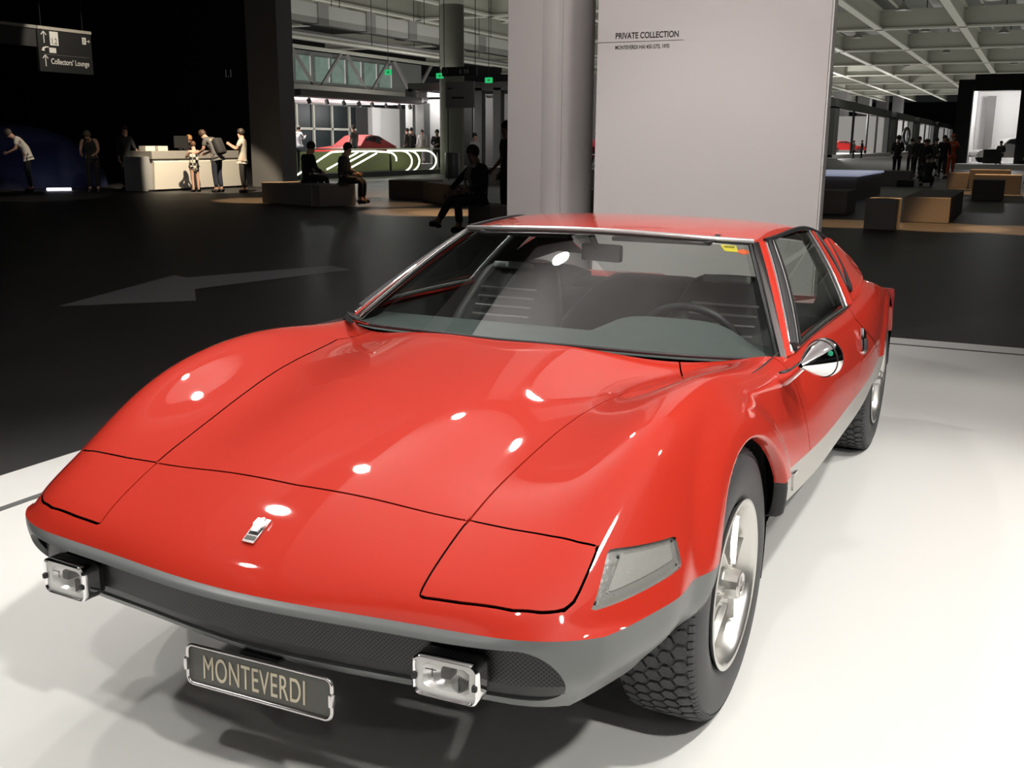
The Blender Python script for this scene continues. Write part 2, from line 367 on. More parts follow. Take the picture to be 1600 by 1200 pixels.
# ================================================================== THE CAR (nose towards -y, axle of the front wheels at y=0)
CAR = empty('sports_car', (0, 0, 0), label='glossy red wedge-nosed sports coupe parked on the white display platform', cat='car')
ROWS = [  # centre ... hood seam ... fender crown ... shoulder ... side edge (x, y, z), nose to tail
 [(0,-.885,.505),(.2,-.872,.505),(.40,-.848,.505),(.52,-.835,.505),(.60,-.822,.505),(.66,-.797,.505),(.70,-.77,.505),(.732,-.735,.505)],
 [(0,-.864,.535),(.2,-.853,.535),(.40,-.830,.535),(.52,-.815,.535),(.60,-.800,.534),(.665,-.768,.53),(.712,-.728,.52),(.752,-.695,.505)],
 [(0,-.822,.566),(.2,-.818,.564),(.404,-.808,.559),(.52,-.797,.557),(.62,-.776,.553),(.685,-.737,.541),(.73,-.693,.522),(.766,-.645,.505)],
 [(0,-.745,.608),(.2,-.742,.605),(.406,-.73,.597),(.53,-.725,.594),(.637,-.715,.587),(.70,-.690,.562),(.748,-.645,.53),(.782,-.59,.505)],
 [(0,-.655,.650),(.205,-.652,.646),(.408,-.64,.636),(.54,-.635,.634),(.64,-.63,.630),(.705,-.61,.600),(.76,-.575,.552),(.798,-.53,.505)],
 [(0,-.44,.717),(.21,-.44,.711),(.42,-.43,.692),(.55,-.43,.712),(.655,-.43,.731),(.708,-.43,.700),(.772,-.43,.60),(.800,-.43,.505)],
 [(0,-.18,.767),(.225,-.18,.762),(.45,-.17,.745),(.57,-.17,.776),(.668,-.17,.799),(.724,-.17,.764),(.778,-.17,.65),(.800,-.17,.505)],
 [(0,.05,.791),(.25,.06,.785),(.50,.09,.757),(.595,.09,.792),(.677,.09,.810),(.732,.09,.776),(.783,.09,.67),(.802,.09,.505)],
 [(0,.22,.803),(.28,.23,.798),(.535,.275,.753),(.61,.27,.780),(.69,.27,.794),(.742,.27,.760),(.787,.27,.66),(.808,.27,.505)],
 [(0,.40,.812),(.30,.41,.808),(.56,.48,.776),(.64,.51,.770),(.705,.52,.771),(.753,.52,.742),(.798,.52,.65),(.826,.52,.502)],
 [(0,.6,.84),(.32,.65,.83),(.60,.78,.79),(.69,.8,.787),(.745,.8,.784),(.780,.8,.745),(.816,.8,.65),(.842,.8,.500)],
 [(0,1.2,.85),(.33,1.2,.84),(.62,1.2,.795),(.70,1.2,.79),(.752,1.2,.785),(.790,1.2,.745),(.824,1.2,.65),(.846,1.2,.500)],
 [(0,1.7,.85),(.33,1.7,.845),(.62,1.7,.82),(.70,1.7,.81),(.757,1.7,.796),(.800,1.7,.745),(.830,1.7,.65),(.846,1.7,.500)],
 [(0,2.1,.70),(.32,2.1,.70),(.54,2.1,.73),(.660,2.1,.815),(.730,2.1,.826),(.800,2.1,.770),(.820,2.1,.67),(.829,2.1,.500)],
 [(0,2.5,.64),(.32,2.5,.64),(.56,2.5,.65),(.672,2.5,.670),(.740,2.5,.752),(.784,2.5,.736),(.800,2.5,.65),(.806,2.5,.500)],
 [(0,2.9,.60),(.32,2.9,.60),(.52,2.9,.64),(.63,2.9,.655),(.69,2.9,.695),(.742,2.9,.68),(.766,2.9,.61),(.774,2.9,.500)],
 [(0,3.2,.58),(.32,3.2,.58),(.52,3.2,.60),(.61,3.2,.630),(.67,3.2,.648),(.712,3.2,.638),(.732,3.2,.59),(.738,3.2,.500)],
]
def mirror_cols(rows):
    return [[(-p[0], p[1], p[2]) for p in r[:0:-1]] + list(r) for r in rows]
AX_F, AX_R, HUBZ = 0.0, 2.55, .327
ARCH = [(AX_F, .330, .362), (AX_R, .330, .362)]     # y, z, radius
G = sheet(mirror_cols(ROWS), 330, 231, 1.5e-4, 1.5e-4)
# flared wheel arches
skin0 = TM.from_grid(G); V = skin0.V; N = skin0.N
def sstep(a, b, x): t = np.clip((x - a) / (b - a), 0, 1); return t * t * (3 - 2 * t)
for yc, zc, R in ARCH:
    d = np.hypot(V[:, 1] - yc, V[:, 2] - zc)
    w = 1 - sstep(R + .02, R + .10, d); w *= sstep(.25, .75, np.abs(N[:, 0])) * (np.abs(V[:, 0]) > .5)
    V[:, 0] += np.sign(V[:, 0]) * (.024 if yc < 1 else .012) * w
G = V.reshape(G.shape); skin = TM.from_grid(G)
if skin.N[np.argmax(skin.V[:, 2])][2] < 0: skin = TM.from_grid(G, True)
SKIN_RAW = TM(skin.V.copy(), skin.N.copy(), skin.T.copy())
MIDC = G.shape[1] // 2

COWL = [(0,.275,.806),(.15,.284,.806),(.30,.306,.803),(.42,.345,.796),(.51,.392,.788),(.60,.463,.778),(.67,.536,.767),(.734,.628,.757)]
HEAD = [(0,.922,1.071),(.15,.926,1.069),(.30,.945,1.063),(.42,.990,1.055),(.527,1.075,1.045)]
cowlc = curve(COWL, 40); headc = curve(HEAD, 40)
cab = [(p[0], p[1]) for p in cowlc] + [(.732, .70), (.742, 1.2), (.745, 1.62), (.70, 2.0), (.685, 2.3), (.665, 2.62)]
cab = cab + [(-p[0], p[1]) for p in cab[::-1]]
_, skin = skin.carve(lambda q: sdpoly(q[:, :2], cab))
for yc, zc, R in ARCH:
    _, skin = skin.carve(lambda q: np.maximum(np.hypot(q[:, 1] - yc, q[:, 2] - zc) - R, .5 - np.abs(q[:, 0])))
GAP = .0022
hoodp = [(.408,-.641),(.412,-.53),(.42,-.43),(.435,-.28),(.45,-.168),(.469,-.056),(.499,.087),(.551,.273),(.505,.392),(.4,.7)]
hoodp = [(0, -.655)] + hoodp + [(-x, y) for x, y in hoodp[::-1]]
hood, skin = skin.carve(lambda q: np.maximum(sdpoly(q[:, :2], hoodp), .6 - q[:, 2]), GAP)
lids = []
for sx in (1, -1):
    lp = fillet([(.406,-.639),(.502,-.640),(.582,-.637),(.638,-.630),(.671,-.617),(.6725,-.65),(.673,-.68),(.673,-.709),(.671,-.731),(.663,-.748),(.649,-.762),(.627,-.776),(.579,-.794),(.484,-.810),(.401,-.820)], [.004, 0, 0, 0, .003, 0, 0, 0, 0, 0, 0, 0, 0, 0, .010])
    lid, skin = skin.carve(lambda q: np.maximum(sdpoly(q[:, :2] * [sx, 1], lp), .5 - q[:, 2]), GAP)
    lids.append(lid)
doors = []
DOORP = [(.585,.90),(.592,.69),(.600,.625),(.622,.525),(.63,.40),(2.14,.40),(2.11,.52),(1.66,.69),(1.575,.74),(1.585,.765),(1.58,.90)]
for sx in (1, -1):
    door, skin = skin.carve(lambda q: np.maximum(sdpoly(q[:, 1:], DOORP), .62 - sx * q[:, 0]), GAP)
    doors.append(door)
LAMPP = fillet([(-.607,.617),(-.447,.602),(-.464,.548),(-.722,.540)], [.010, .012, .012, .008])
lampcut = []
for sx in (1, -1):
    lc, skin = skin.carve(lambda q: np.maximum(np.maximum(sdpoly(q[:, 1:], LAMPP), .55 - sx * q[:, 0]), q[:, 1] + .3))
    lampcut.append(lc)
skin.sub(skin.cen()[:, 1] < 1.1).build('front_body', M['red'], CAR); skin.sub(skin.cen()[:, 1] >= 1.1).build('rear_body', M['red'], CAR)
inner = SKIN_RAW.shift(.016)
_, inner = inner.carve(lambda q: sdpoly(q[:, :2], [(x * 1.03, y - .03 if y < .7 else y) for x, y in cab]))
for yc, zc, R in ARCH:
    _, inner = inner.carve(lambda q: np.maximum(np.hypot(q[:, 1] - yc, q[:, 2] - zc) - R - .01, .5 - np.abs(q[:, 0])))
for sx in (1, -1):
    _, inner = inner.carve(lambda q: np.maximum(np.maximum(sdpoly(q[:, 1:], LAMPP) - .02, .5 - sx * q[:, 0]), q[:, 1] + .3))
inner.build('inner_structure', M['under'], CAR)
def rimmed(tm, name, material, depth, parent):
    o = tm.build(name, material, parent)
    v, f = tm.edge_loop_rim(depth)
    bm = bmesh.new(); bm.from_mesh(o.data); ns = [tuple(n) for n in tm.N]
    for q in f: bm.faces.new([bm.verts.new(v[i]) for i in q])
    n0 = len(tm.V); bm.to_mesh(o.data); bm.free()
    for p in o.data.polygons: p.use_smooth = True
    # panel keeps its smooth normals, the return flange gets its own
    me = o.data; fn = {}
    for p in me.polygons:
        if p.vertices[0] >= n0:
            for vi in p.vertices: fn[vi] = tuple(p.normal)
    me.normals_split_custom_set_from_vertices([ns[i] if i < n0 else fn.get(i, (0, 0, 1)) for i in range(len(me.vertices))])
    return o
rimmed(hood, 'hood', M['red'], .008, CAR)
for lid in lids: rimmed(lid, 'headlamp_lid', M['red'], .008, CAR)
door_ob = [rimmed(d, 'door', M['red'], .008, CAR) for d in doors]

# ---- wheel arch flanges and wells
def side_x(y, z):
    """half width of the raw skin at a side point"""
    m = SKIN_RAW.V[:, 0] > .6; q = SKIN_RAW.V[m]; d = (q[:, 1] - y) ** 2 + (q[:, 2] - z) ** 2; i = np.argsort(d)[:6]
    w = 1 / (d[i] + 1e-6); return float((q[i, 0] * w).sum() / w.sum())
OUT = [tuple(p) for p in G[0, MIDC:]] + [tuple(p) for p in G[1:, -1]]
# ---- lower band: grey valance in front, silver sills along the sides, black tail apron
out = np.array(OUT); s = np.r_[0, np.cumsum(np.linalg.norm(np.diff(out, axis=0), axis=1))]
ss = np.linspace(0, s[-1], 520); out = np.c_[[np.interp(ss, s, out[:, k]) for k in range(3)]].T
tg = np.gradient(out, axis=0); nrm = np.c_[tg[:, 1], -tg[:, 0], 0 * tg[:, 0]]; nrm /= np.linalg.norm(nrm, axis=1)[:, None]
for _ in range(12): nrm[1:-1] = (nrm[:-2] + 2 * nrm[1:-1] + nrm[2:]) / 4
nrm /= np.linalg.norm(nrm, axis=1)[:, None]
def band(prof_fn, i0, i1):
    rows = []
    for i in range(i0, i1):
        p = out[i]; n = nrm[i]; rows.append([(p[0] - n[0] * a, p[1] - n[1] * a, p[2] + dz) for dz, a in prof_fn(i)])
    return np.array(rows)
def prof_front(i):
    k = 1 - sstep(.45, .72, np.array([out[i, 0]]))[0]
    P = [(0, 0), (-.006, -.010 * k), (-.015, -.018 * k), (-.028, -.018 * k + .002 * (1 - k)), (-.05, -.008 * k + .006 * (1 - k)), (-.09, .022), (-.13, .055), (-.16, .080), (-.182, .097), (-.198, .125), (-.20, .20)]
    return [tuple(q) for q in curve([(a, b, 0) for a, b in P], 34, 1e-5)[:, :2]]
iF = int(np.argmax((out[:, 1] > -.05) & (out[:, 0] > .7)))
bf = band(prof_front, 0, iF)
val = TM.from_grid(np.concatenate([bf[:0:-1] * [-1, 1, 1], bf]))
if val.N[len(val.V) // 2 // 34 * 34 + 2][1] > 0: val = TM(val.V, -val.N, val.T[:, ::-1])
yc, zc, R = ARCH[0]
_, val = val.carve(lambda q: np.maximum(np.hypot(q[:, 1] - yc, q[:, 2] - zc) - R, .45 - np.abs(q[:, 0])))
def slot(q):
    ax = np.maximum(np.abs(q[:, 0]) - .598, 0); return np.maximum(np.hypot(ax, q[:, 2] - .4165) - .0715, q[:, 1] + .52)
_, val = val.carve(slot)
VAL = rimmed(val, 'front_valance', M['grey'], .012, CAR)
# grille recess
rows = []; rows2 = []
for i in range(0, 230):
    p, n = out[i], nrm[i]
    if p[0] > .70: break
    f = lambda a, z: (p[0] - n[0] * a, p[1] - n[1] * a, z)
    rows.append([f(.035, .497), f(.036, .45), f(.040, .396)]); rows2.append([f(.040, .396), f(.060, .37), f(.104, .333)])
def sym(rows): return [[(-x, y, z) for x, y, z in r] for r in rows[:0:-1]] + rows
MB().grid(sym(rows)).build('grille', M['grille'], CAR, 60)
MB().grid(sym(rows2)).build('grille_tray', M['black'], CAR, 60)
# side sills
def prof_side(i):
    return [(0, 0), (-.003, .0015), (-.03, .004), (-.07, .009), (-.105, .016), (-.112, .019), (-.116, .026), (-.117, .045)]
iS0 = int(np.argmax((out[:, 1] > .20) & (out[:, 0] > .7))); iS1 = int(np.argmax((out[:, 1] > 2.35) & (out[:, 0] > .7)))
bs = band(prof_side, iS0, iS1)
for sx in (1, -1):
    t = TM.from_grid(bs * [sx, 1, 1], sx > 0)
    if np.sum(t.N[:, 0] * sx) < 0: t = TM(t.V, -t.N, t.T[:, ::-1])
    for yc, zc, R in ARCH: _, t = t.carve(lambda q: np.hypot(q[:, 1] - yc, q[:, 2] - zc) - R)
    sill = t.build('sill_panel', M['silver'], CAR)
    b2 = [[(r[-1][0] * sx, r[-1][1], r[-1][2]), ((r[-1][0] - .03) * sx, r[-1][1], .30), ((r[-1][0] - .10) * sx, r[-1][1], .20)] for r in bs]
    t2 = TM.from_grid(np.array(b2))
    for yc, zc, R in ARCH: _, t2 = t2.carve(lambda q: np.hypot(q[:, 1] - yc, q[:, 2] - zc) - R - .012)
    t2.build('underside_sill', M['black'], CAR)
# tail apron
iT = int(np.argmax((out[:, 1] > 2.7) & (out[:, 0] > .6)))
bt = band(lambda i: [(0, 0), (-.06, .005), (-.15, .03), (-.25, .06)], iT, len(out))
for sx in (1, -1):
    t = TM.from_grid(bt * [sx, 1, 1]); yc, zc, R = ARCH[1]
    _, t = t.carve(lambda q: np.hypot(q[:, 1] - yc, q[:, 2] - zc) - R); t.build('rear_apron', M['black'], CAR)
t = MB(); t.add([(-.71,3.2,.585),(.71,3.2,.585),(.71,3.2,.26),(-.71,3.2,.26)], [(0,1,2,3)])
t.box((0, 3.225, .46), (1.44, .06, .10), bev=.02); t.build('tail_panel', M['black'], CAR, 30)
for sx in (1, -1):
    MB().box((sx * .605, 3.225, .575), (.29, .07, .15), bev=.02).build('tail_lamp', M['tail'], CAR, 40)
    MB().box((sx * .718, 3.215, .37), (.06, .07, .24), bev=.02).build('rear_bumper_corner', M['black'], CAR, 40)
# flanges round the arches
def arch_flange(k, sx, parts):
    yc, zc, R = ARCH[k]
    a0, a1 = parts[0]; m = MB(); rows = []
    for j in range(57):
        a = math.radians(a0 + (a1 - a0) * j / 56); y, z = yc + R * math.cos(a), zc + R * math.sin(a)
        if z > .505: x = side_x(y, z)
        else:
            i = np.argmin(np.abs(out[:, 1] - y) + (out[:, 0] < .6) * 9); pr = prof_front(i) if (k == 0 and y < 0) else prof_side(i)
            zz = [q[0] for q in pr][::-1]; aa = [q[1] for q in pr][::-1]; x = out[i, 0] - float(np.interp(z - out[i, 2], zz, aa))
        cy, cz = math.cos(a), math.sin(a)
        rows.append([(sx * x, y, z), (sx * (x + .001), y - cy * .004, z - cz * .004), (sx * (x - .006), y - cy * .011, z - cz * .011), (sx * (x - .034), y - cy * .012, z - cz * .012)])
    m.grid(rows); return m
for sx in (1, -1):
    arch_flange(0, sx, [(28, 151)]).build('arch_flange', M['red'], CAR, 60)
    arch_flange(1, sx, [(28, 152)]).build('arch_flange', M['red'], CAR, 60)
    for (a0, a1), k in (((9, 28), 0), ((151, 176), 0), ((152, 170), 1)):
        arch_flange(k, sx, [(a0, a1)]).build('arch_flange', M['black'] if a0 < 100 else M['grey'], CAR, 60)
    for yc in (AX_F, AX_R):
        w = MB(); rows = []
        for j in range(33):
            a = math.radians(-20 + 186 * j / 32); rows.append([(sx * x, yc + .372 * math.cos(a), .330 + .372 * math.sin(a)) for x in (.775, .50)])
        w.grid(rows); w.add([r[1] for r in rows], [tuple(range(33))])
        w.build('wheel_well', M['under'], CAR, 60)
MB().box((0, 1.35, .25), (.98, 3.3, .06), bev=.01).build('floor_pan', M['under'], CAR)

# ---- wheels
def wheel(x0, y0, sx):
    t = MB(); R0 = .327
    prof = [(.192, .080), (.205, .090), (.232, .099), (.262, .102), (.288, .099), (.308, .092), (.320, .080), (.325, .062), (.326, .03), (.326, -.03), (.325, -.062), (.320, -.08), (.308, -.092), (.27, -.102), (.22, -.096), (.192, -.08)]
    t.lathe([(r, h * sx) for r, h in prof], 'X', 72)
    w = t.build('wheel', M['tyre'], CAR, 50); w.location = (x0, y0, R0)
    # tread: rows of hexagonal blocks
    tr = MB(); nring = 54; pitch = 2 * PI / nring; hw = 2 * PI * .331 / nring * .5
    for r, xo in enumerate((-.064, -.032, 0, .032, .064)):
        for k in range(nring):
            a = (k + .5 * (r % 2)) * pitch; pts = []
            for q in range(6):
                an = PI / 6 + q * PI / 3; u = .95 * hw * 1.06 * math.cos(an); vx = .0178 * math.sin(an)
                pts.append((u * .93 / .331, vx))
            ring = [[(xo + v, rr * math.cos(a + u * (1 if z == 0 else .9)), rr * math.sin(a + u * (1 if z == 0 else .9))) for u, v in pts] for z, rr in ((0, .3245), (1, .3325))]
            if abs(xo) > .06: ring[1] = [(x, yy * .988, zz * .988) if abs(x) > .068 else (x, yy, zz) for x, yy, zz in ring[1]]
            vs = ring[0] + ring[1]; tr.add(vs, [tuple(range(6, 12))] + [(q, (q + 1) % 6, (q + 1) % 6 + 6, q + 6) for q in range(6)])
    for k in range(108):       # shoulder ribs
        for s2 in (1, -1):
            a = k * PI / 54; da = PI / 54 * .40
            vs = [(s2 * xx, rr * math.cos(a + d), rr * math.sin(a + d)) for d in (-da, da) for xx, rr in ((.079, .318), (.080, .3245), (.088, .3195), (.092, .311))]
            tr.add(vs, [(0, 1, 5, 4), (1, 2, 6, 5), (2, 3, 7, 6), (0, 3, 2, 1), (4, 5, 6, 7)])
    tr.build('tread', M['tread'], w)
    rim = MB()
    rim.lathe([(.196, .088 * sx), (.205, .095 * sx), (.207, .101 * sx), (.200, .103 * sx), (.192, .098 * sx), (.187, .085 * sx), (.180, .070 * sx), (.172, .045 * sx), (.168, .01 * sx), (.170, -.06 * sx), (.19, -.085 * sx)], 'X', 72)
    rim.build('rim', M['alloy'], w, 50)
    MB().lathe([(.001, .012 * sx), (.168, .012 * sx)], 'X', 48).build('spoke_shade_disc', M['alloy_dark'], w)  # dark disc paints the shade behind the spokes
    NS = 5
    sp = MB()
    for k in range(NS):
        a = 2 * PI * k / NS + 1.25
        def pt(r, da, h): return (h * sx, r * math.cos(a + da), r * math.sin(a + da))
        # a broad petal: flared towards the rim with raised webs along both edges
        ro, ri = .170, .050; wo, wi = .36, .50
        us = (-1, -.93, -.80, -.4, 0, .4, .80, .93, 1)
        front = [[pt(ri + (ro - ri) * t, (wi + (wo - wi) * t) * u, .074 - .012 * t + (.012 if abs(u) > .9 else 0) - .016 * math.sin(PI * t) * (1 - abs(u))) for u in us] for t in (0, .2, .4, .6, .8, 1)]
        back = [[(q[0] - .034 * sx, q[1], q[2]) for q in r] for r in front]
        sp.grid(front); sp.grid(back)
        for e in (0, -1): sp.grid([[r[e] for r in front], [r[e] for r in back]])
        sp.grid([front[0], back[0]]); sp.grid([front[-1], back[-1]])
    sp.lathe([(.001, .074 * sx), (.058, .076 * sx), (.066, .066 * sx), (.066, .02 * sx)], 'X', 48)
    sp.build('spokes', M['alloy'], w, 35)
    hb = MB(); hb.lathe([(.040, .07 * sx), (.038, .085 * sx), (.034, .108 * sx), (.031, .112 * sx), (.026, .112 * sx), (.024, .109 * sx), (.001, .109 * sx)], 'X', 12)
    h = hb.build('hub_cap', M['alloy'], w, 25)
    e = MB(); e.lathe([(.017, .1095 * sx), (.019, .1105 * sx), (.021, .1095 * sx)], 'X', 32)
    for dy, dz, l in ((-.006, 0, .022), (.006, 0, .022), (0, .0, .012)): e.box((.1098 * sx, dy, dz), (.0012, .003, l), rx=.35 * (1 if dy < 0 else -1) if dy else PI / 2)
    em = e.build('hub_emblem', M['chrome_dull'], w)
    return w
for y0, x0 in ((AX_F, .690), (AX_R, .685)):
    for sx in (1, -1): wheel(sx * x0, y0, sx)
# ---- greenhouse
def shape_between(A, B, n, bulge=0.):
    """surface from curve A to curve B with an outward belly"""
    A, B = np.asarray(A, float), np.asarray(B, float); rows = []
    for i in range(n + 1):
        t = i / n; P = A * (1 - t) + B * t; P[:, 1] -= bulge * .35 * 4 * t * (1 - t); P[:, 2] += bulge * 4 * t * (1 - t); rows.append(P)
    return np.array(rows)
fullc = np.r_[cowlc[:0:-1] * [-1, 1, 1], cowlc]; fullh = np.r_[headc[:0:-1] * [-1, 1, 1], headc]
gl = shape_between(fullc, fullh, 24, 0.006); gt = TM.from_grid(gl)
if gt.N[len(gt.V) // 2][2] < 0: gt = TM.from_grid(gl, True)
WIND = gt.build('windscreen', M['wsglass'], CAR)
# roof skin
RROWS = [[(0,.922,1.071),(.30,.945,1.063),(.43,.995,1.055),(.527,1.072,1.046),(.545,1.095,1.040)],
         [(0,1.05,1.082),(.30,1.07,1.074),(.44,1.12,1.064),(.532,1.17,1.052),(.553,1.18,1.044)],
         [(0,1.3,1.092),(.30,1.3,1.085),(.45,1.32,1.074),(.540,1.35,1.058),(.562,1.36,1.048)],
         [(0,1.7,1.080),(.30,1.69,1.075),(.46,1.69,1.066),(.550,1.69,1.052),(.572,1.69,1.044)],
         [(0,1.95,1.046),(.30,1.94,1.041),(.47,1.93,1.028),(.575,1.92,1.006),(.598,1.92,.997)],
         [(0,2.14,.985),(.30,2.14,.982),(.47,2.13,.972),(.60,2.12,.952),(.625,2.10,.945)]]
rg = sheet(mirror_cols(RROWS), 40, 61, 1e-4, 1e-4); rt = TM.from_grid(rg)
if rt.N[len(rt.V) // 2][2] < 0: rt = TM.from_grid(rg, True)
rimmed(rt, 'roof', M['red'], .006, CAR)
rt.shift(.0065).build('headliner', M['carpet_in'], CAR)
def strip(pa, pb, thick, nseg=12, bulge=.0, din=(0, 0, 0)):
    """solid strip between two 3-D polylines, thick towards the cabin"""
    A, B = curve(pa, nseg), curve(pb, nseg); m = MB(); d = np.array(din) * thick
    f = [[tuple(a * (1 - t) + b * t + np.array((bulge, 0, 0)) * 4 * t * (1 - t)) for t in np.linspace(0, 1, 5)] for a, b in zip(A, B)]
    m.grid(f); bk = [[tuple(np.array(q) + d) for q in r] for r in f]; m.grid(bk); m.liner = [[tuple(np.array(q) + d * 1.25) for q in [tuple(np.array(r[0]) + (np.array(r[0]) - np.array(r[-1])) * .3)] + r + [tuple(np.array(r[-1]) + (np.array(r[-1]) - np.array(r[0])) * .3)]] for r in f]
    m.grid([[r[0] for r in f], [r[0] for r in bk]]); m.grid([[r[-1] for r in f], [r[-1] for r in bk]]); m.grid([f[0], bk[0]]); m.grid([f[-1], bk[-1]])
    return m
def mx(p, sx): return (p[0] * sx, p[1], p[2])
GL_A, GL_B, GL_C, GL_D = (.757,.705,.790), (.764,1.53,.790), (.577,1.715,1.042), (.560,1.17,1.043)
for sx in (1, -1):
    X = lambda *ps: [mx(p, sx) for p in ps]
    # A pillar, red between two bright trims
    wsl = [(.734,.628,.757), (.664,.775,.862), (.594,.927,.962), (.527,1.075,1.045)]
    dgl = [(.757,.672,.775), (.692,.835,.870), (.622,1.005,.967), (.553,1.15,1.048)]
    off = lambda P, k: [tuple(np.array(a) * (1 - k) + np.array(b) * k) for a, b in zip(P, dgl if P is wsl else wsl)]
    LIN = []; a_ = strip(X(*off(wsl, .42)), X(*off(wsl, .86)), .03, 14, .004 * sx, (-.8 * sx, .5, -.3)); LIN.append(a_.liner); a_.build('a_pillar', M['red'], CAR, 40)
    strip(X(*off(wsl, .0)), X(*off(wsl, .42)), .02, 14, .005 * sx, (-.8 * sx, .5, -.3)).build('windscreen_side_trim', M['chrome_dull'], CAR, 50)
    MB().tube([tuple(q) for q in curve(X(*[(a - .010, b - .006, c - .004) for a, b, c in wsl]), 16)], .0065, 8).build('windscreen_seal', M['rubber'], CAR, 60)
    MB().tube([tuple(q) for q in curve(X(*off(wsl, .93)), 16)], .006, 8).build('pillar_trim', M['chrome'], CAR, 60)
    # door glass and its frame
    g = MB(); n = 10
    g.grid([[tuple((np.array(mx(GL_A, sx)) * (1 - u) + np.array(mx(GL_B, sx)) * u) * (1 - v) + (np.array(mx(GL_D, sx)) * (1 - u) + np.array(mx(GL_C, sx)) * u) * v + np.array((sx * .012 * 4 * v * (1 - v), 0, 0))) for u in np.linspace(0, 1, n)] for v in np.linspace(0, 1, n)])
    g.build('door_window', M['glass'], CAR, 60)
    up = lambda p, d: (p[0] + d[0], p[1] + d[1], p[2] + d[2])
    belly = lambda a, b: curve([mx(a, sx), tuple((np.array(mx(a, sx)) + np.array(mx(b, sx))) / 2 + np.array((sx * .012, 0, 0))), mx(b, sx)], 12)
    fr = MB(); fr.tube([tuple(q) for q in belly(up(GL_A, (.002, .02, -.003)), up(GL_D, (.002, .03, 0)))], .008, 8)
    fr.tube([tuple(q + np.array((0, .028, 0))) for q in belly(up(GL_A, (.002, .02, -.003)), up(GL_D, (.002, .03, -.02)))], .0055, 8)
    fr.build('window_front_bar', M['chrome'], CAR, 60)
    fr = MB(); fr.tube([tuple(q + np.array((0, -.012, 0))) for q in belly(up(GL_A, (-.004, 0, 0)), up(GL_D, (-.004, 0, 0)))], .012, 8); fr.tube([tuple(q + np.array((-sx * .004, .052, 0))) for q in belly(GL_A, GL_D)], .010, 8)
    fr.build('window_front_seal', M['rubber'], CAR, 60)
    MB().tube([tuple(q) for q in belly(up(GL_B, (.003, 0, 0)), up(GL_C, (.003, 0, 0)))], .007, 8).build('window_rear_bar', M['chrome_dull'], CAR, 60)
    MB().tube([tuple(q) for q in curve(X(up(GL_A, (.004, 0, -.004)), (.765, 1.1, .793), up(GL_B, (.004, 0, -.004))), 12)], .0075, 8).build('belt_trim', M['chrome_dull'], CAR, 60)
    MB().tube([tuple(q) for q in curve(X(up(GL_A, (-.004, 0, -.012)), (.752, 1.1, .786), up(GL_B, (-.006, 0, -.012))), 12)], .011, 8).build('belt_seal', M['rubber'], CAR, 60)
    MB().tube([tuple(q) for q in curve(X((.553,1.13,1.048), (.568,1.36,1.055), (.578,1.69,1.050), (.604,1.93,1.0)), 16)], .0085, 8).build('drip_rail', M['black'], CAR, 60)
    # B pillar, quarter window, sail panel
    b_ = strip(X((.766,1.545,.792), (.672,1.65,.92), (.578,1.725,1.042)), X((.770,1.665,.797), (.682,1.74,.92), (.583,1.80,1.035)), .03, 12, .010 * sx, (-1. * sx, 0, 0)); LIN.append(b_.liner); b_.build('b_pillar', M['red'], CAR, 40)
    q = MB(); q.grid([[mx(p, sx) for p in r] for r in [[(.580,1.80,1.03), (.598,1.97,.995)], [(.632,1.775,.975), (.655,1.89,.935)], [(.682,1.745,.915), (.705,1.815,.875)], [(.735,1.70,.845), (.742,1.735,.83)]]])
    q.build('quarter_window', M['glass'], CAR, 60)
    MB().tube([tuple(p) for p in curve(X((.587,1.80,1.03), (.686,1.745,.918), (.745,1.695,.835), (.752,1.73,.822), (.712,1.82,.873), (.603,1.975,.992)), 30)], .0075, 8).build('quarter_window_frame', M['black'], CAR, 60)
    c_ = strip(X((.604,1.965,.996), (.664,1.885,.934), (.714,1.81,.870), (.753,1.725,.815), (.772,1.665,.797)), X((.612,2.01,.987), (.650,2.13,.935), (.684,2.215,.882), (.718,2.16,.852), (.750,2.04,.832)), .03, 14, .012 * sx, (-1. * sx, 0, 0)); LIN.append(c_.liner); c_.build('sail_panel', M['red'], CAR, 60)
    t_ = strip(X((.602,1.955,1.0), (.648,2.13,.937), (.676,2.21,.882)), X((.48,1.945,1.03), (.58,2.12,.955), (.60,2.34,.86)), .02, 12, 0, (0, 0, -1)); LIN.append(t_.liner); t_.build('buttress_top', M['red'], CAR, 60)
    for l_ in LIN: MB().grid(l_).build('pillar_liner', M['carpet_in'], CAR, 60)
    MB().tube([(a - sx * .014, b + .014, c) for a, b, c in belly(GL_B, GL_C)], .019, 8).build('b_pillar_seal', M['rubber'], CAR, 60)
    # rear view from inside: cabin side below the glass
    dm = MB(); dm.grid([[mx(p, sx) for p in ((.72, y, .775), (.70, y, .60), (.70, y, .30))] for y in (.3, 1.0, 1.8)]); dm.build('door_card', M['leather'], CAR, 40)
MB().tube([tuple(p + np.array((0, -.005, .004))) for p in fullh], .008, 8).build('windscreen_header_trim', M['trim'], CAR, 60)
MB().tube([tuple(p + np.array((0, .012, -.004))) for p in fullh], .0075, 8).build('header_seal', M['rubber'], CAR, 60)
MB().tube([tuple(p + np.array((0, .004, .0015))) for p in fullc], .0055, 8).build('cowl_seal', M['rubber'], CAR, 60)
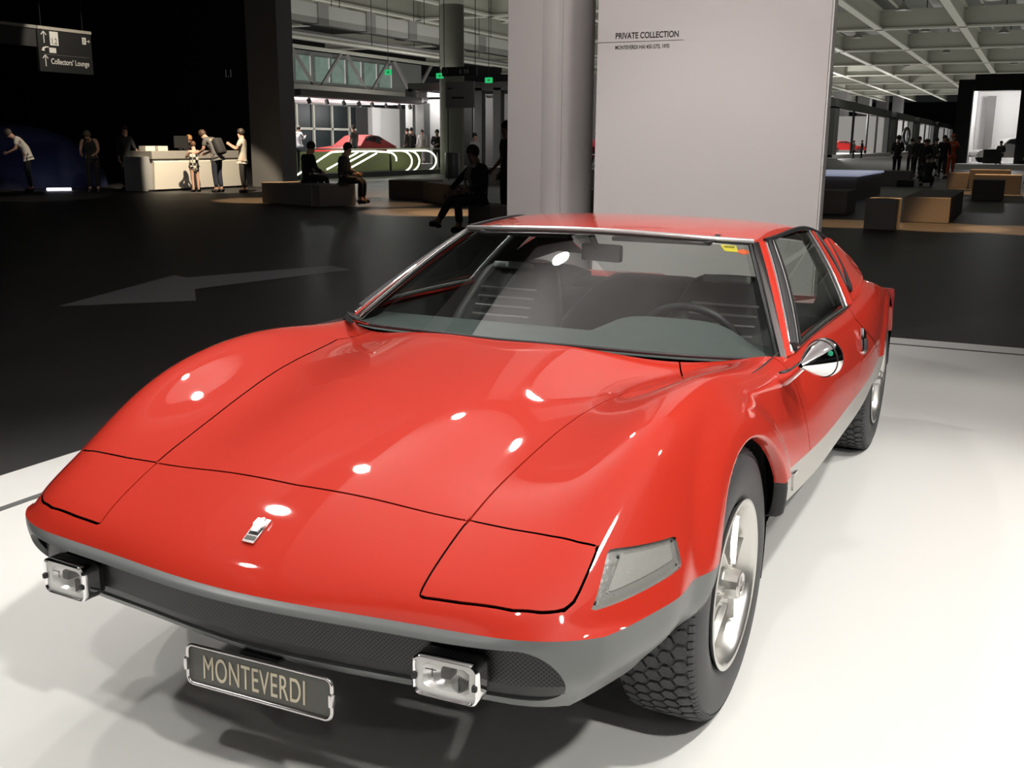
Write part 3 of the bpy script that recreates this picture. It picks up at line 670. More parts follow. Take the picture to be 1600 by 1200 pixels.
# black louvred air intake at the passenger end of the cowl
v = MB(); cc = curve([(-.735,.600,.772), (-.70,.555,.781), (-.64,.48,.787), (-.585,.42,.795), (-.54,.375,.801)], 30)
v.grid([[tuple(p + np.array((-.010, -.022, -.004))), tuple(p + np.array((-.004, -.010, .008))), tuple(p + np.array((.006, .008, .010)))] for p in cc])
for p in cc[4:28:2]: v.box(tuple(p + np.array((-.003, -.006, .009))), (.006, .018, .006), rz=.7)
v.build('cowl_air_intake', M['black'], CAR, 40)
MB().tube([tuple(p) for p in curve([(-.56,.372,.806), (-.50,.325,.812), (-.44,.275,.818)], 10)], .004, 6).build('wiper_arm', M['chrome_dull'], CAR, 60)
# rear window
rwA = curve([(-.56,2.12,.955), (0,2.15,.975), (.56,2.12,.955)], 20); rwB = curve([(-.53,2.62,.665), (0,2.64,.645), (.53,2.62,.665)], 20)
MB().grid([[tuple(a * (1 - t) + b * t) for a, b in zip(rwA, rwB)] for t in np.linspace(0, 1, 6)]).build('rear_window', M['glass'], CAR, 60)

# ---- cabin
def seat(x0):
    m = MB(); bm = bmesh.new()
    # backrest with integrated headrest, from a tapered cage, then smoothed by a subdivision modifier
    prof = [(1.03, .40, .24, .10), (1.06, .50, .25, .11), (1.13, .62, .245, .12), (1.20, .72, .225, .11), (1.255, .80, .19, .10), (1.30, .865, .16, .09), (1.33, .905, .145, .06)]
    rows = []
    for y, z, hw, th in prof:
        rows.append([(x0 - hw, y + .02, z), (x0 - hw * .96, y - th * .45, z), (x0 - hw * .70, y - th * .42, z), (x0 - hw * .58, y - th * .2, z), (x0, y - th * .16, z), (x0 + hw * .58, y - th * .2, z), (x0 + hw * .70, y - th * .42, z), (x0 + hw * .96, y - th * .45, z), (x0 + hw, y + .02, z), (x0 + hw * .9, y + th * .7, z), (x0, y + th * .8, z), (x0 - hw * .9, y + th * .7, z)])
    n = 12
    for r in rows: m.v += r
    for i in range(len(rows) - 1):
        for k in range(n): m.f.append((i * n + k, i * n + (k + 1) % n, (i + 1) * n + (k + 1) % n, (i + 1) * n + k))
    m.f.append(tuple((len(rows) - 1) * n + k for k in range(n))); m.f.append(tuple(range(n - 1, -1, -1)))
    o = m.build('seat', M['leather'], CAR, 180); md = o.modifiers.new('sub', 'SUBSURF'); md.levels = md.render_levels = 2
    c = MB().box((x0, .82, .36), (.46, .52, .16), bev=.05).build('seat_cushion', M['leather'], o, 40)
    p = MB()
    for k in range(5):
        t = k / 4; z = .690 + .031 * k; y = 1.145 + .0215 * k * 1.1
        p.tube([(x0 + u * .118, y - .034 - .004 * (1 - abs(u)), z) for u in (-1, -.5, 0, .5, 1)], .0042, 6)
    p.build('seat_piping', M['seam'], o, 60)
    MB().box((x0 - .02, 1.288, .892), (.17, .022, .026), bev=.008, rx=-.5).build('headrest_clip', M['clip'], o, 40)
    return o
seat(-.425); seat(.41)
# dashboard with the instrument binnacle in front of the driver
dx = np.linspace(-.70, .70, 57); rows = []
def dash_y(x): return float(np.interp(abs(x), [p[0] for p in COWL], [p[1] for p in COWL]))
for x in dx:
    hump = .062 * sstep(.0, 1., np.array([1 - abs((x - .36) / .25) ** 2.2]).clip(0, 1))[0] ** .55 if abs(x - .36) < .25 else 0
    y0 = dash_y(x) + .012; z0 = float(np.interp(abs(x), [p[0] for p in COWL], [p[2] for p in COWL])) - .012
    yb = .80; zb = .765 + hump
    ym = y0 * .45 + yb * .55; zm = (z0 * .45 + (.762 + hump) * .55)
    rows.append([(x, y0, z0), (x, y0 * .75 + yb * .25, z0 * .7 + .3 * (.768 + hump * .55)), (x, ym, zm), (x, yb - .03, zb), (x, yb, zb - .010), (x, yb + .005, zb - .05), (x, yb - .02, .55)])
dash = MB().grid(rows).build('dashboard', M['suede'], CAR, 60)
sw = MB(); c = np.array((.385, .90, .690)); ax = np.array((0, .93, .36)); e1 = np.array((1, 0, 0)); e2 = np.array((0, -.36, .93))
sw.tube([tuple(c + .178 * (e1 * math.cos(a) + e2 * math.sin(a))) for a in np.linspace(0, 2 * PI, 49)[:-1]], .0135, 10, closed=True)
SW = sw.build('steering_wheel', M['black'], CAR, 60)
h = MB()
for a in (-PI / 2, PI / 6 - .1, PI - PI / 6 + .1): h.tube([tuple(c), tuple(c + .172 * (e1 * math.cos(a) + e2 * math.sin(a)))], .010, 6)
h.lathe([(.001, .0), (.05, .0), (.055, -.02)], 'Y', 24, tuple(c)); h.build('steering_wheel_spokes', M['dark'], SW, 40)
MB().tube([(.385, .88, .685), (.385, .70, .62)], .03, 10).build('steering_column', M['black'], SW, 40)
# engine cover bulge and rear bulkhead behind the seats
eg = []
for i, (y, z, hw) in enumerate(((1.38, .42, .40), (1.40, .66, .385), (1.44, .76, .35), (1.52, .82, .30), (1.66, .845, .27), (1.76, .83, .26), (1.84, .76, .25))):
    eg.append([(hw * u, y + .03 * abs(u) ** 3, z - (z - .40) * max(0, abs(u) - .55) ** 2 * 2.2) for u in np.linspace(-1.25, 1.25, 21)])
MB().grid(eg).build('engine_cover', M['leather'], CAR, 80)
MB().grid([[(-.72, 1.50, .30), (.72, 1.50, .30)], [(-.72, 1.55, .74), (.72, 1.55, .74)], [(-.66, 1.72, .765), (.66, 1.72, .765)], [(-.66, 2.64, .62), (.66, 2.64, .62)]]).build('rear_bulkhead', M['carpet_in'], CAR, 40)
for sx in (1, -1): MB().grid([[(sx * .665, y, zt), (sx * .66, y, .60)] for y, zt in ((1.70, .80), (2.1, .815), (2.4, .77), (2.64, .715))]).build('rear_side_liner', M['carpet_in'], CAR, 60)
MB().grid([[(-.72, y, .26), (.72, y, .26)] for y in (.2, 1.6)]).build('cabin_floor', M['carpet_in'], CAR)
MB().grid([[(-.60, .25, z), (.60, .25, z)] for z in (.26, .68)]).build('firewall', M['carpet_in'], CAR)
im = MB(); im.box((.050, .950, .998), (.150, .026, .058), bev=.009, rz=-.15); IM = im.build('interior_mirror', M['black'], CAR, 40)
MB().tube([(.02, .93, 1.055), (.03, .945, 1.02), (.05, .955, 1.004)], .011, 8).build('mirror_stalk', M['black'], IM, 60)
for sx, nm in ((1, 'sun_visor'), (-1, 'sun_visor')):
    MB().box((sx * .25, 1.02, 1.052), (.34, .13, .014), bev=.006, rx=.12).build(nm, M['black'], CAR, 40)
# ---- stickers inside the upper corner of the windscreen
def on_glass(u, v):
    """point of the windscreen at header parameter u (0 centre, 1 corner) and v (0 cowl, 1 header)"""
    i = (len(fullc) // 2) + u * (len(fullc) // 2); j = v * 24; i0, j0 = int(i), min(int(j), 23); fi, fj = i - i0, j - j0; i1 = min(i0 + 1, gl.shape[1] - 1)
    return (gl[j0, i0] * (1 - fi) + gl[j0, i1] * fi) * (1 - fj) + (gl[j0 + 1, i0] * (1 - fi) + gl[j0 + 1, i1] * fi) * fj
def sticker(name, outline, material):
    P = [on_glass(u, v) for u, v in outline]; n = np.cross(P[1] - P[0], P[2] - P[0]); n /= np.linalg.norm(n); n *= 1 if n[2] > 0 else -1
    return MB().add([tuple(p - n * .001) for p in P] + [tuple(p - n * .0025) for p in P], [tuple(range(len(P)))] + [tuple(range(2 * len(P) - 1, len(P) - 1, -1))]).build(name, material, CAR)
ys = sticker('yellow_sticker', [(.795,.953), (.812,.905), (.818,.895), (.893,.893), (.887,.958), (.80,.962)], M['yellow'])
sticker('orange_sticker', [(.925 + .034 * math.cos(a), .900 + .026 * math.sin(a)) for a in np.linspace(0, 2 * PI, 25)[:-1]], M['orange'])
for v0 in (.943, .935):
    P = [on_glass(u, v) for u, v in ((.815, v0), (.815, v0 - .004), (.878, v0 - .004), (.878, v0))]; MB().add([tuple(p + np.array((0, -.0008, .0008))) for p in P], [(0, 1, 2, 3)]).build('sticker_print', M['ink'], ys)

# ---- nose details
def fog_lamp(sx):
    c = (sx * .478, -.855, .418); rz = sx * .05
    o = MB().prism(rrect(.126, .076, .016), .030, .048).build('fog_lamp', M['black'], CAR, 40); o.location = c; o.rotation_euler = (0, 0, rz)
    b = MB(); outer = rrect(.132, .082, .018, 6); innr = rrect(.118, .068, .012, 6); n = len(outer)
    rr = [[(p[0], y, p[1]) for p, y in ((outer[i], .006), (outer[i], -.006), ((np.array(outer[i]) * .5 + np.array(innr[i]) * .5), -.009), (innr[i], -.004))] for i in list(range(n)) + [0]]
    b.grid(rr + []); b.grid([[(p[0], .033, p[1]) for p in outer + outer[:1]], [(p[0], .006, p[1]) for p in outer + outer[:1]]]); b.build('bezel', M['chrome'], o, 50)
    # faceted reflector bowl
    r = MB(); rows = []
    for k in range(7):
        t = k / 6; rows.append([(.050 * t * math.cos(a) * 1.12, .030 * (1 - t * t) - .001, .031 * t * math.sin(a)) for a in np.linspace(0, 2 * PI, 25)])
    r.grid(rows); r.build('reflector', M['mirror'], o, 60)
    oo = rrect(.122, .072, .012, 6); el = [(.056 * math.cos(math.atan2(q[1] * 1.7, q[0])), .031 * math.sin(math.atan2(q[1] * 1.7, q[0]))) for q in oo]
    MB().grid([[(q[0], -.002, q[1]) for q in oo + oo[:1]], [(q[0], -.0005, q[1]) for q in el + el[:1]]]).build('reflector_surround', M['lamp_white'], o, 40)
    bl = MB(); bl.box((.0, .012, .010), (.020, .03, .020), bev=.004); bl.tube([(-.03, .004, .012), (-.03, .004, -.004)], .0012, 6); bl.tube([(-.042, .0, .012), (-.02, .0, .012)], .001, 6)
    for k in range(5): bl.box((.022 + k * .004, .008, -.012 + k * .001), (.0015, .01, .030 - k * .004), rz=.2)
    bl.build('bulb_shield', M['dark'], o, 40)
    gm = MB(); gm.grid([[(x, -.006 - .004 * (1 - (x / .06) ** 2), z) for z in np.linspace(-.034, .034, 3)] for x in np.linspace(-.059, .059, 9)]); gm.build('lamp_glass', M['lens'], o, 60)
    for s2 in (1, -1): MB().box((s2 * .0605, -.008, -.002), (.010, .010, .012), bev=.003).build('retaining_clip', M['dark'], o, 40)
    MB().box((-.004, .01, -.042), (.014, .018, .006), bev=.002).build('drain_tab', M['chrome_dull'], o, 40)
    MB().box((0, .075, .004), (.03, .07, .02), bev=.004).build('lamp_bracket', M['black'], o, 40)
for sx in (1, -1): fog_lamp(sx)
# number plate hung below the valance
pc = (.012, -.818, .2795)
pl = MB().prism(rrect(.372, .086, .014), 0, .005).build('number_plate', M['plate'], CAR, 40); pl.location = pc; pl.rotation_euler = (math.radians(-4), math.radians(-1.3), 0)
MB().tube([(p[0], -.002, p[1]) for p in rrect(.372, .086, .016, 6)], .0042, 8, closed=True).build('plate_frame', M['chrome_dull'], pl, 60)
for s2 in (1, -1): MB().box((s2 * .187, -.003, .0), (.010, .014, .028), bev=.003).build('plate_clip', M['chrome_dull'], pl, 40)
text('plate_lettering', 'MONTEVERDI', .0745, (-.012, -.0012, -.0262), (PI / 2, 0, 0), M['cream'], pl, 'CENTER', .0006, .56, 0, 1.06)
MB().box((0, .04, .048), (.10, .07, .006)).build('plate_bracket', M['black'], pl)
# crest on the nose
sl = math.atan2(.608 - .566, -.745 + .822)
em = MB().prism([(-.0145, -.032), (.0145, -.032), (.0165, .032), (-.0165, .032)], 0, .004, 'Z').build('nose_crest', M['chrome_dull'], CAR, 30)
em.location = (0, -.784, .5895); em.rotation_euler = (sl, 0, 0)
MB().prism([(-.0125, -.012), (.0115, -.012), (.0130, .020), (-.0140, .020)], .0038, .0046, 'Z').build('crest_field', M['black'], em)
MB().prism([(-.0125, -.0255), (.0125, -.0255), (.0125, -.0155), (-.0125, -.0155)], .0038, .0048, 'Z').build('crest_band', M['plate'], em)
cr = MB().prism([(-.008, -.006), (-.009, .004), (-.0155, .013), (-.013, .029), (-.006, .021), (-.003, .031), (.003, .031), (.007, .021), (.014, .029), (.0155, .013), (.009, .004), (.008, -.006)], .004, .0085, 'Z'); cr.build('crest_crown', M['crown'], em, 30)
# marker lamps in the front corners
for sx, lc in zip((1, -1), lampcut):
    fl = lc.shift(.007).build('marker_lamp', M['frost'], CAR)
    v, f = lc.edge_loop_rim(.010); MB().add(v, f).build('marker_lamp_rim', M['chrome_dull'], fl)
    inner_l, _ = lc.shift(.0055).carve(lambda q: np.maximum(sdpoly(q[:, 1:], [(-.590, .603), (-.466, .592), (-.478, .565), (-.668, .557)]), -1 * np.ones(len(q))))
    inner_l.build('marker_lens_centre', M['frost_in'], fl)
    for y, z in ((-.600,.606), (-.457,.593), (-.471,.556), (-.700,.547)):
        i = np.argmin((lc.V[:, 1] - y) ** 2 + (lc.V[:, 2] - z) ** 2); v_ = lc.V[i] - lc.N[i] * .006
        MB().lathe([(.001, .0), (.0035, 0), (.0045, -.004)], 'X', 10, tuple(v_)).build('lamp_screw', M['dark'], fl)
# door mirror, handle and sill badge
for sx in (1,):
    b0, b1, b2 = np.array((.768, .500, .732)), np.array((.800, .475, .756)), np.array((.828, .440, .786))
    ax = np.array((.42, .90, .10)); ax /= np.linalg.norm(ax); ap = np.array((.826, .430, .786))
    st = MB().tube([tuple(b0), tuple(b0 * .6 + b1 * .4), tuple(b1), tuple(b2)], [.022, .020, .015, .013], 14).build('door_mirror', M['chrome'], CAR, 60)
    u = np.cross(ax, (0, 0, 1)); u /= np.linalg.norm(u); w2 = np.cross(u, ax); hd = MB(); rows = []
    for h, r in ((0, .006), (.01, .012), (.03, .024), (.055, .038), (.08, .048), (.097, .0525), (.101, .0535), (.112, .0530), (.122, .047), (.126, .036), (.127, .001)):
        rows.append([tuple(ap + ax * h + r * (u * math.cos(a) + w2 * math.sin(a))) for a in np.linspace(0, 2 * PI, 41)])
    hd.grid(rows).build('mirror_housing', M['chrome'], st, 50)
    MB().tube([tuple(ap + ax * .090 + .0515 * (u * math.cos(a) + w2 * math.sin(a))) for a in np.linspace(0, 2 * PI, 41)[:-1]], .0014, 6, closed=True).build('mirror_band', M['dark'], st)
    p = ap + ax * .075 + (u * .98 + w2 * .1) * .052 * 0 + (w2 * .12 - u * .99) * 0
    dirn = np.array((.42, -.30, .30)); dirn = dirn - ax * (dirn @ ax); dirn /= np.linalg.norm(dirn); q = ap + ax * .074 + dirn * .0465
    bd = MB().lathe([(.001, .003), (.006, .003), (.0075, 0)], 'Z', 16); dot = bd.build('mirror_emblem', M['green'], st, 40)
    dot.location = q; dot.rotation_euler = Vector(dirn - ax * .45).to_track_quat('Z', 'Y').to_euler()
for sx, d in zip((1, -1), door_ob):
    y, z = 1.575, .662; x = side_x(y, z)
    hm = MB().box((0, 0, 0), (.018, .062, .092), bev=.012); h = hm.build('door_handle', M['chrome'], d, 40); h.location = (sx * (x + .004), y, z); h.rotation_euler = (-.35, -.12 * sx, 0)
    MB().box((sx * .010, .0, -.014), (.012, .036, .044), bev=.006).build('handle_button', M['dark'], h, 40)
    MB().box((sx * (side_x(.45, .51) + .001), .455, .455), (.006, .006, .05), rx=.15).box((sx * (side_x(.45, .51) + .001), .478, .472), (.006, .05, .008)).build('sill_badge', M['chrome_dull'], CAR)
# ================================================================== PEOPLE
FL = -.035           # the hall carpet lies a little below the platform
BASE = dict(pelvis=(0,0,.95), spine=(0,.015,1.12), chest=(0,.01,1.30), neck=(0,.01,1.455), head0=(0,-.015,1.56), head1=(0,-.02,1.66),
            nose=(0,-.115,1.585))
for s_, sx_ in (('l', 1), ('r', -1)):
    BASE.update({'sh' + s_: (.175 * sx_, .01, 1.41), 'el' + s_: (.235 * sx_, .03, 1.14), 'wr' + s_: (.245 * sx_, -.04, .90), 'ha' + s_: (.245 * sx_, -.065, .82),
                 'hip' + s_: (.095 * sx_, 0, .90), 'kn' + s_: (.10 * sx_, -.015, .50), 'an' + s_: (.10 * sx_, .03, .09), 'toe' + s_: (.115 * sx_, -.13, .035), 'heel' + s_: (.10 * sx_, .06, .04)})
RAD = dict(pelvis=.135, spine=.118, chest=.135, neck=.052, head0=.082, head1=.092, nose=.016, sh=.062, el=.041, wr=.028, ha=.036, hip=.092, kn=.058, an=.040, toe=.022, heel=.026)
def rad(k): return RAD[k] if k in RAD else RAD[k[:-1]]
SKM = {}
def cloth(c, rough=.85):
    k = tuple(round(x, 3) for x in c)
    if k not in SKM: SKM[k] = mat('cloth_%d' % len(SKM), c, rough)
    return SKM[k]
SKIN_TONE = mat('skin', (.46, .27, .19), .55)
def skinned(name, pts, edges, radii, root, material, parent, sub=1):
    me = bpy.data.meshes.new(name); keys = list(pts); ix = {k: i for i, k in enumerate(keys)}
    me.from_pydata([pts[k] for k in keys], [(ix[a], ix[b]) for a, b in edges], [])
    o = bpy.data.objects.new(name, me); COL.objects.link(o)
    o.modifiers.new('skin', 'SKIN'); sv = me.skin_vertices[0].data
    roots = root if isinstance(root, (list, tuple)) else [root]
    for k in keys:
        r = radii[k]; sv[ix[k]].radius = r if isinstance(r, tuple) else (r, r); sv[ix[k]].use_root = k in roots
    md = o.modifiers.new('sub', 'SUBSURF'); md.levels = md.render_levels = sub
    dg = bpy.context.evaluated_depsgraph_get(); nm = bpy.data.meshes.new_from_object(o.evaluated_get(dg))
    bpy.data.objects.remove(o); bpy.data.meshes.remove(me)
    for p in nm.polygons: p.use_smooth = True
    nm.name = name; return link(name, nm, material, parent)
def person(label, loc, rz, h=1.72, pose=None, top=(.02,.02,.022), legs=(.015,.015,.018), hair=(.02,.014,.01), sleeves='short', dress=False, longhair=False, group=None, shoes=(.01,.01,.01), skin=None, detail=True, bare_legs=False):
    J = dict(BASE); J.update(pose or {}); k = h / 1.755
    J = {a: tuple(c * k for c in b) for a, b in J.items()}; R = {a: rad(a) * k for a in J}
    root = empty('person', (loc[0], loc[1], loc[2] if len(loc) > 2 else FL), rz, label, 'person', group)
    E = [('pelvis','spine'),('spine','chest'),('chest','neck'),('neck','head0'),('head0','head1'),('head0','nose')]
    for s in 'lr':
        E += [('chest','sh'+s),('sh'+s,'el'+s),('el'+s,'wr'+s),('wr'+s,'ha'+s),('pelvis','hip'+s),('hip'+s,'kn'+s),('kn'+s,'an'+s),('an'+s,'toe'+s),('an'+s,'heel'+s)]
    P = dict(J); roots = ['pelvis']
    if detail:      # five separate fingers on each hand, rooted inside the palm
        for s, sx in (('l', 1), ('r', -1)):
            w, hh = Vector(J['wr'+s]), Vector(J['ha'+s]); d = (hh - w).normalized(); side = d.cross(Vector((sx, 0, 0)))
            side = side.normalized() if side.length > .2 else Vector((0, 0, 1)); nrm = d.cross(side)
            for q, (off, ln, bend) in enumerate(((.024, .062, .01), (.008, .072, .012), (-.008, .068, .014), (-.023, .052, .016))):
                a, b, c = 'f%s%da' % (s, q), 'f%s%db' % (s, q), 'f%s%dc' % (s, q)
                P[a] = tuple(hh + side * off * k); P[b] = tuple(hh + side * off * k + d * (.03 + ln * .5) * k + nrm * bend * k); P[c] = tuple(hh + side * off * k + d * (.02 + ln) * k + nrm * bend * 3 * k)
                E += [(a, b), (b, c)]; R[a], R[b], R[c] = .0095 * k, .009 * k, .0075 * k; roots.append(a)
            a, b = 't' + s + 'a', 't' + s + 'b'; P[a] = tuple(w * .45 + hh * .55 + side * .02 * k); P[b] = tuple(hh + side * .055 * k + d * .02 * k)
            E.append((a, b)); R[a], R[b] = .012 * k, .009 * k; roots.append(a)
    R['head0'] = (.074 * k, .084 * k); R['head1'] = (.083 * k, .096 * k); R['chest'] = (.140 * k, .092 * k); R['spine'] = (.122 * k, .088 * k); R['pelvis'] = (.135 * k, .10 * k)
    body = skinned('body', P, E, R, roots, skin or SKIN_TONE, root, 1)
    # clothes follow the same joints, a finger's breadth larger
    ct, cl = cloth(top), cloth(legs)
    mid = lambda a, b, t: tuple(Vector(J[a]) * (1 - t) + Vector(J[b]) * t)
    T = {x: J[x] for x in ('pelvis', 'spine', 'chest', 'neck')}; TE = [('pelvis','spine'),('spine','chest'),('chest','collar')]; T['collar'] = mid('chest', 'neck', .86); del T['neck']; T['hemt'] = mid('pelvis', 'spine', -.42); TE.append(('pelvis', 'hemt'))
    TR = dict(pelvis=(.170 * k, .128 * k), spine=(.155 * k, .118 * k), chest=(.190 * k, .142 * k), collar=(.088 * k, .082 * k), hemt=(.172 * k, .132 * k))
    for s in 'lr':
        T['sh'+s] = J['sh'+s]; TR['sh'+s] = .076 * k; TE.append(('chest', 'sh'+s))
        if sleeves == 'none': continue
        if sleeves == 'short': T['cuff'+s] = mid('sh'+s, 'el'+s, .75); TR['cuff'+s] = .064 * k; TE.append(('sh'+s, 'cuff'+s))
        else:
            T['el'+s] = J['el'+s]; T['wr'+s] = mid('el'+s, 'wr'+s, .95); TR['el'+s] = .056 * k; TR['wr'+s] = .044 * k; TE += [('sh'+s, 'el'+s), ('el'+s, 'wr'+s)]
    if dress:
        T['hem'] = mid('pelvis', 'knl', .75); T['hem'] = ((J['knl'][0] + J['knr'][0]) / 2, (J['knl'][1] + J['knr'][1]) / 2, T['hem'][2]); TR['hem'] = (.235 * k, .20 * k); TE.append(('pelvis', 'hem')); TR['pelvis'] = (.185 * k, .15 * k)
    tp = skinned('dress' if dress else 'top', T, TE, TR, 'pelvis', ct if not isinstance(top, str) else M[top], root, 1)
    if not bare_legs:
        L = {'waist': mid('pelvis', 'spine', .45), 'pelvis': J['pelvis']}; LE = [('waist', 'pelvis')]; LR = {'pelvis': (.163 * k, .126 * k), 'waist': (.150 * k, .114 * k)}
        for s in 'lr':
            for a, r in (('hip', .102), ('kn', .072), ('an', .060)): L[a+s] = J[a+s]; LR[a+s] = r * k
            L['an'+s] = tuple(Vector(J['kn'+s]) * .06 + Vector(J['an'+s]) * .94)
            LE += [('pelvis', 'hip'+s), ('hip'+s, 'kn'+s), ('kn'+s, 'an'+s)]
        skinned('trousers', L, LE, LR, 'pelvis', cl, root, 1)
    for s in 'lr':
        sh = {'an': tuple(Vector(J['an'+s]) + Vector((0, 0, -.03 * k))), 'toe': J['toe'+s], 'heel': J['heel'+s]}
        skinned('shoe', sh, [('an', 'toe'), ('an', 'heel')], dict(an=.054 * k, toe=.050 * k, heel=.050 * k), 'an', cloth(shoes), root, 1)
    # hair shell: upper and back part of the skull
    h0, h1 = Vector(J['head0']), Vector(J['head1']); c = h1 * .9 + h0 * .1; up = (h1 - h0).normalized(); fw = Vector(J['nose']) - h0; fw = (fw - up * fw.dot(up)).normalized(); sd = up.cross(fw)
    rows = []
    for i in range(9):
        th = PI * (i / 8) * (.72 if not longhair else .80); row = []
        for q in range(17):
            ph = 2 * PI * q / 16; f = math.cos(ph); lim = th if f < .1 else th * (1 - .42 * (f - .1) / .9)
            r = .104 * k; row.append(tuple(c + up * r * 1.06 * math.cos(lim) + fw * r * 1.02 * math.sin(lim) * math.cos(ph) - fw * .006 * k + sd * r * .93 * math.sin(lim) * math.sin(ph)))
        rows.append(row)
    if longhair:
        for dz, rr in ((.09, .098), (.18, .09), (.26, .06)):
            rows.append([tuple(c - up * (.05 + dz) * k + (-fw * abs(math.cos(PI * q / 16 - PI / 2)) * rr - fw * .02) * k + sd * rr * math.cos(PI * q / 16) * k) for q in range(17)])
    MB().grid(rows).build('hair', cloth(hair, .6), root, 180)
    return root, J, k
SIT = lambda dz=.0: dict(pelvis=(0,.0,.53), spine=(0,.02,.70), chest=(0,-.02,.88), neck=(0,-.06,1.03), head0=(0,-.10,1.13), head1=(0,-.115,1.23), nose=(0,-.20,1.14),
    shl=(.175,-.02,.985), shr=(-.175,-.02,.985), ell=(.23,-.06,.73), elr=(-.23,-.06,.73), wrl=(.15,-.28,.64), wrr=(-.15,-.28,.64), hal=(.12,-.35,.63), har=(-.12,-.35,.63),
    hipl=(.095,-.04,.50), hipr=(-.095,-.04,.50), knl=(.12,-.43,.50), knr=(-.12,-.43,.50), anl=(.12,-.40,.09), anr=(-.12,-.40,.09), toel=(.13,-.56,.035), toer=(-.13,-.56,.035), heell=(.12,-.37,.04), heelr=(-.12,-.37,.04))
ARMS_UP = dict(ell=(.24,-.10,1.17), wrl=(.11,-.30,1.28), hal=(.07,-.37,1.33), elr=(-.24,-.10,1.17), wrr=(-.11,-.30,1.28), har=(-.07,-.37,1.33))
FOLDED = dict(ell=(.24,-.03,1.15), wrl=(.06,-.20,1.13), hal=(-.01,-.22,1.14), elr=(-.24,-.03,1.15), wrr=(-.06,-.22,1.10), har=(.01,-.24,1.09))
WALK = dict(knl=(.10,-.17,.52), anl=(.10,-.24,.10), toel=(.11,-.40,.06), heell=(.10,-.20,.05), knr=(-.10,.05,.50), anr=(-.10,.26,.14), toer=(-.11,.14,.04), heelr=(-.10,.30,.10), ell=(.24,.12,1.16), wrl=(.25,.16,.92), hal=(.25,.15,.84), elr=(-.24,-.06,1.15), wrr=(-.24,-.20,.95), har=(-.24,-.24,.88))
BENT = dict(spine=(0,-.04,1.11), chest=(0,-.14,1.26), neck=(0,-.26,1.37), head0=(0,-.35,1.42), head1=(0,-.42,1.50), nose=(0,-.45,1.39), shl=(.175,-.20,1.35), shr=(-.175,-.20,1.35), ell=(.22,-.24,1.09), elr=(-.22,-.24,1.09), wrl=(.18,-.42,1.0), wrr=(-.18,-.42,1.0), hal=(.16,-.49,.98), har=(-.16,-.49,.98))
FACE = lambda dx, dy: math.atan2(dx, -dy)        # yaw so that the figure (built looking along -y) looks along (dx, dy)

# --- at the reception counter
B_ = (.012, .012, .014)
person('receptionist in black with a white name tag standing behind the left end of the counter', (-21.15, 19.25), FACE(1, -.2), 1.75, dict(ell=(.24,-.06,1.15), wrl=(.18,-.26,1.08), hal=(.15,-.33,1.06)), top=B_, hair=(.03,.015,.01), sleeves='long')
person('blonde person behind the counter bending over a sheet of paper', (-21.02, 21.3), FACE(1, -.3), 1.66, BENT, top=(.06,.05,.05), hair=(.45,.24,.09), sleeves='short')
g_, J_, k_ = person('girl in a black and white checked sleeveless dress leaning at the white counter', (-19.05, 19.62), FACE(-1, .35), 1.34, dict(elr=(-.26,-.12,1.28), wrr=(-.10,-.26,1.34), har=(-.05,-.30,1.40), ell=(.22,-.16,1.18), wrl=(.05,-.28,1.24), hal=(.0,-.32,1.28)), top=(.4,.38,.33), dress=True, hair=(.10,.045,.02), sleeves='none', bare_legs=True, skin=mat('skin_warm', (.55,.33,.24), .5))
def check_mat():
    m = mat('checked_cotton', (.5, .48, .42), .85); nt = m.node_tree; b = nt.nodes['Principled BSDF']; tc = nt.nodes.new('ShaderNodeTexCoord')
    c = nt.nodes.new('ShaderNodeTexChecker'); c.inputs['Scale'].default_value = 13; c.inputs[1].default_value = (.62, .58, .48, 1); c.inputs[2].default_value = (.03, .03, .035, 1)
    nt.links.new(tc.outputs['Object'], c.inputs['Vector']); nt.links.new(c.outputs[0], b.inputs['Base Color']); return m
CHK = check_mat()
for ch in g_.children:
    if ch.name.startswith('dress'): ch.data.materials.clear(); ch.data.materials.append(CHK)
bp_, J_, k_ = person('man with a dark backpack and jeans bending towards the counter', (-18.35, 19.72), FACE(-1, -.1), 1.80, dict(BENT, knr=(-.10,-.02,.50)), top=(.10,.095,.09), legs=(.018,.022,.035), hair=(.05,.025,.012), sleeves='short')
q = MB().box((0, .10, 1.21), (.30, .17, .44), bev=.06, rx=.42); q.build('backpack', cloth((.02, .019, .02)), bp_, 60)
tee_, J_, k_ = person('person in a beige top and dark trousers, hands raised, at the right counter end', (-17.75, 20.05), FACE(-1, -.5), 1.68, dict(ARMS_UP), top=(.40,.36,.30), legs=(.03,.027,.025), hair=(.025,.015,.01), sleeves='short')
person('grey-haired man in a pale short-sleeved shirt leaning forward beside the blue dome', (-22.35, 17.05), FACE(-.67, -.74), 1.78, dict(BENT), top=(.62,.58,.50), legs=(.012,.012,.015), hair=(.13,.10,.075), sleeves='short')
person('dim figure bending in the dark left of the counter', (-20.9, 17.85), FACE(.6, -.8), 1.75, BENT, top=(.03,.032,.03), legs=(.02,.02,.02), hair=(.09,.08,.05), sleeves='none')
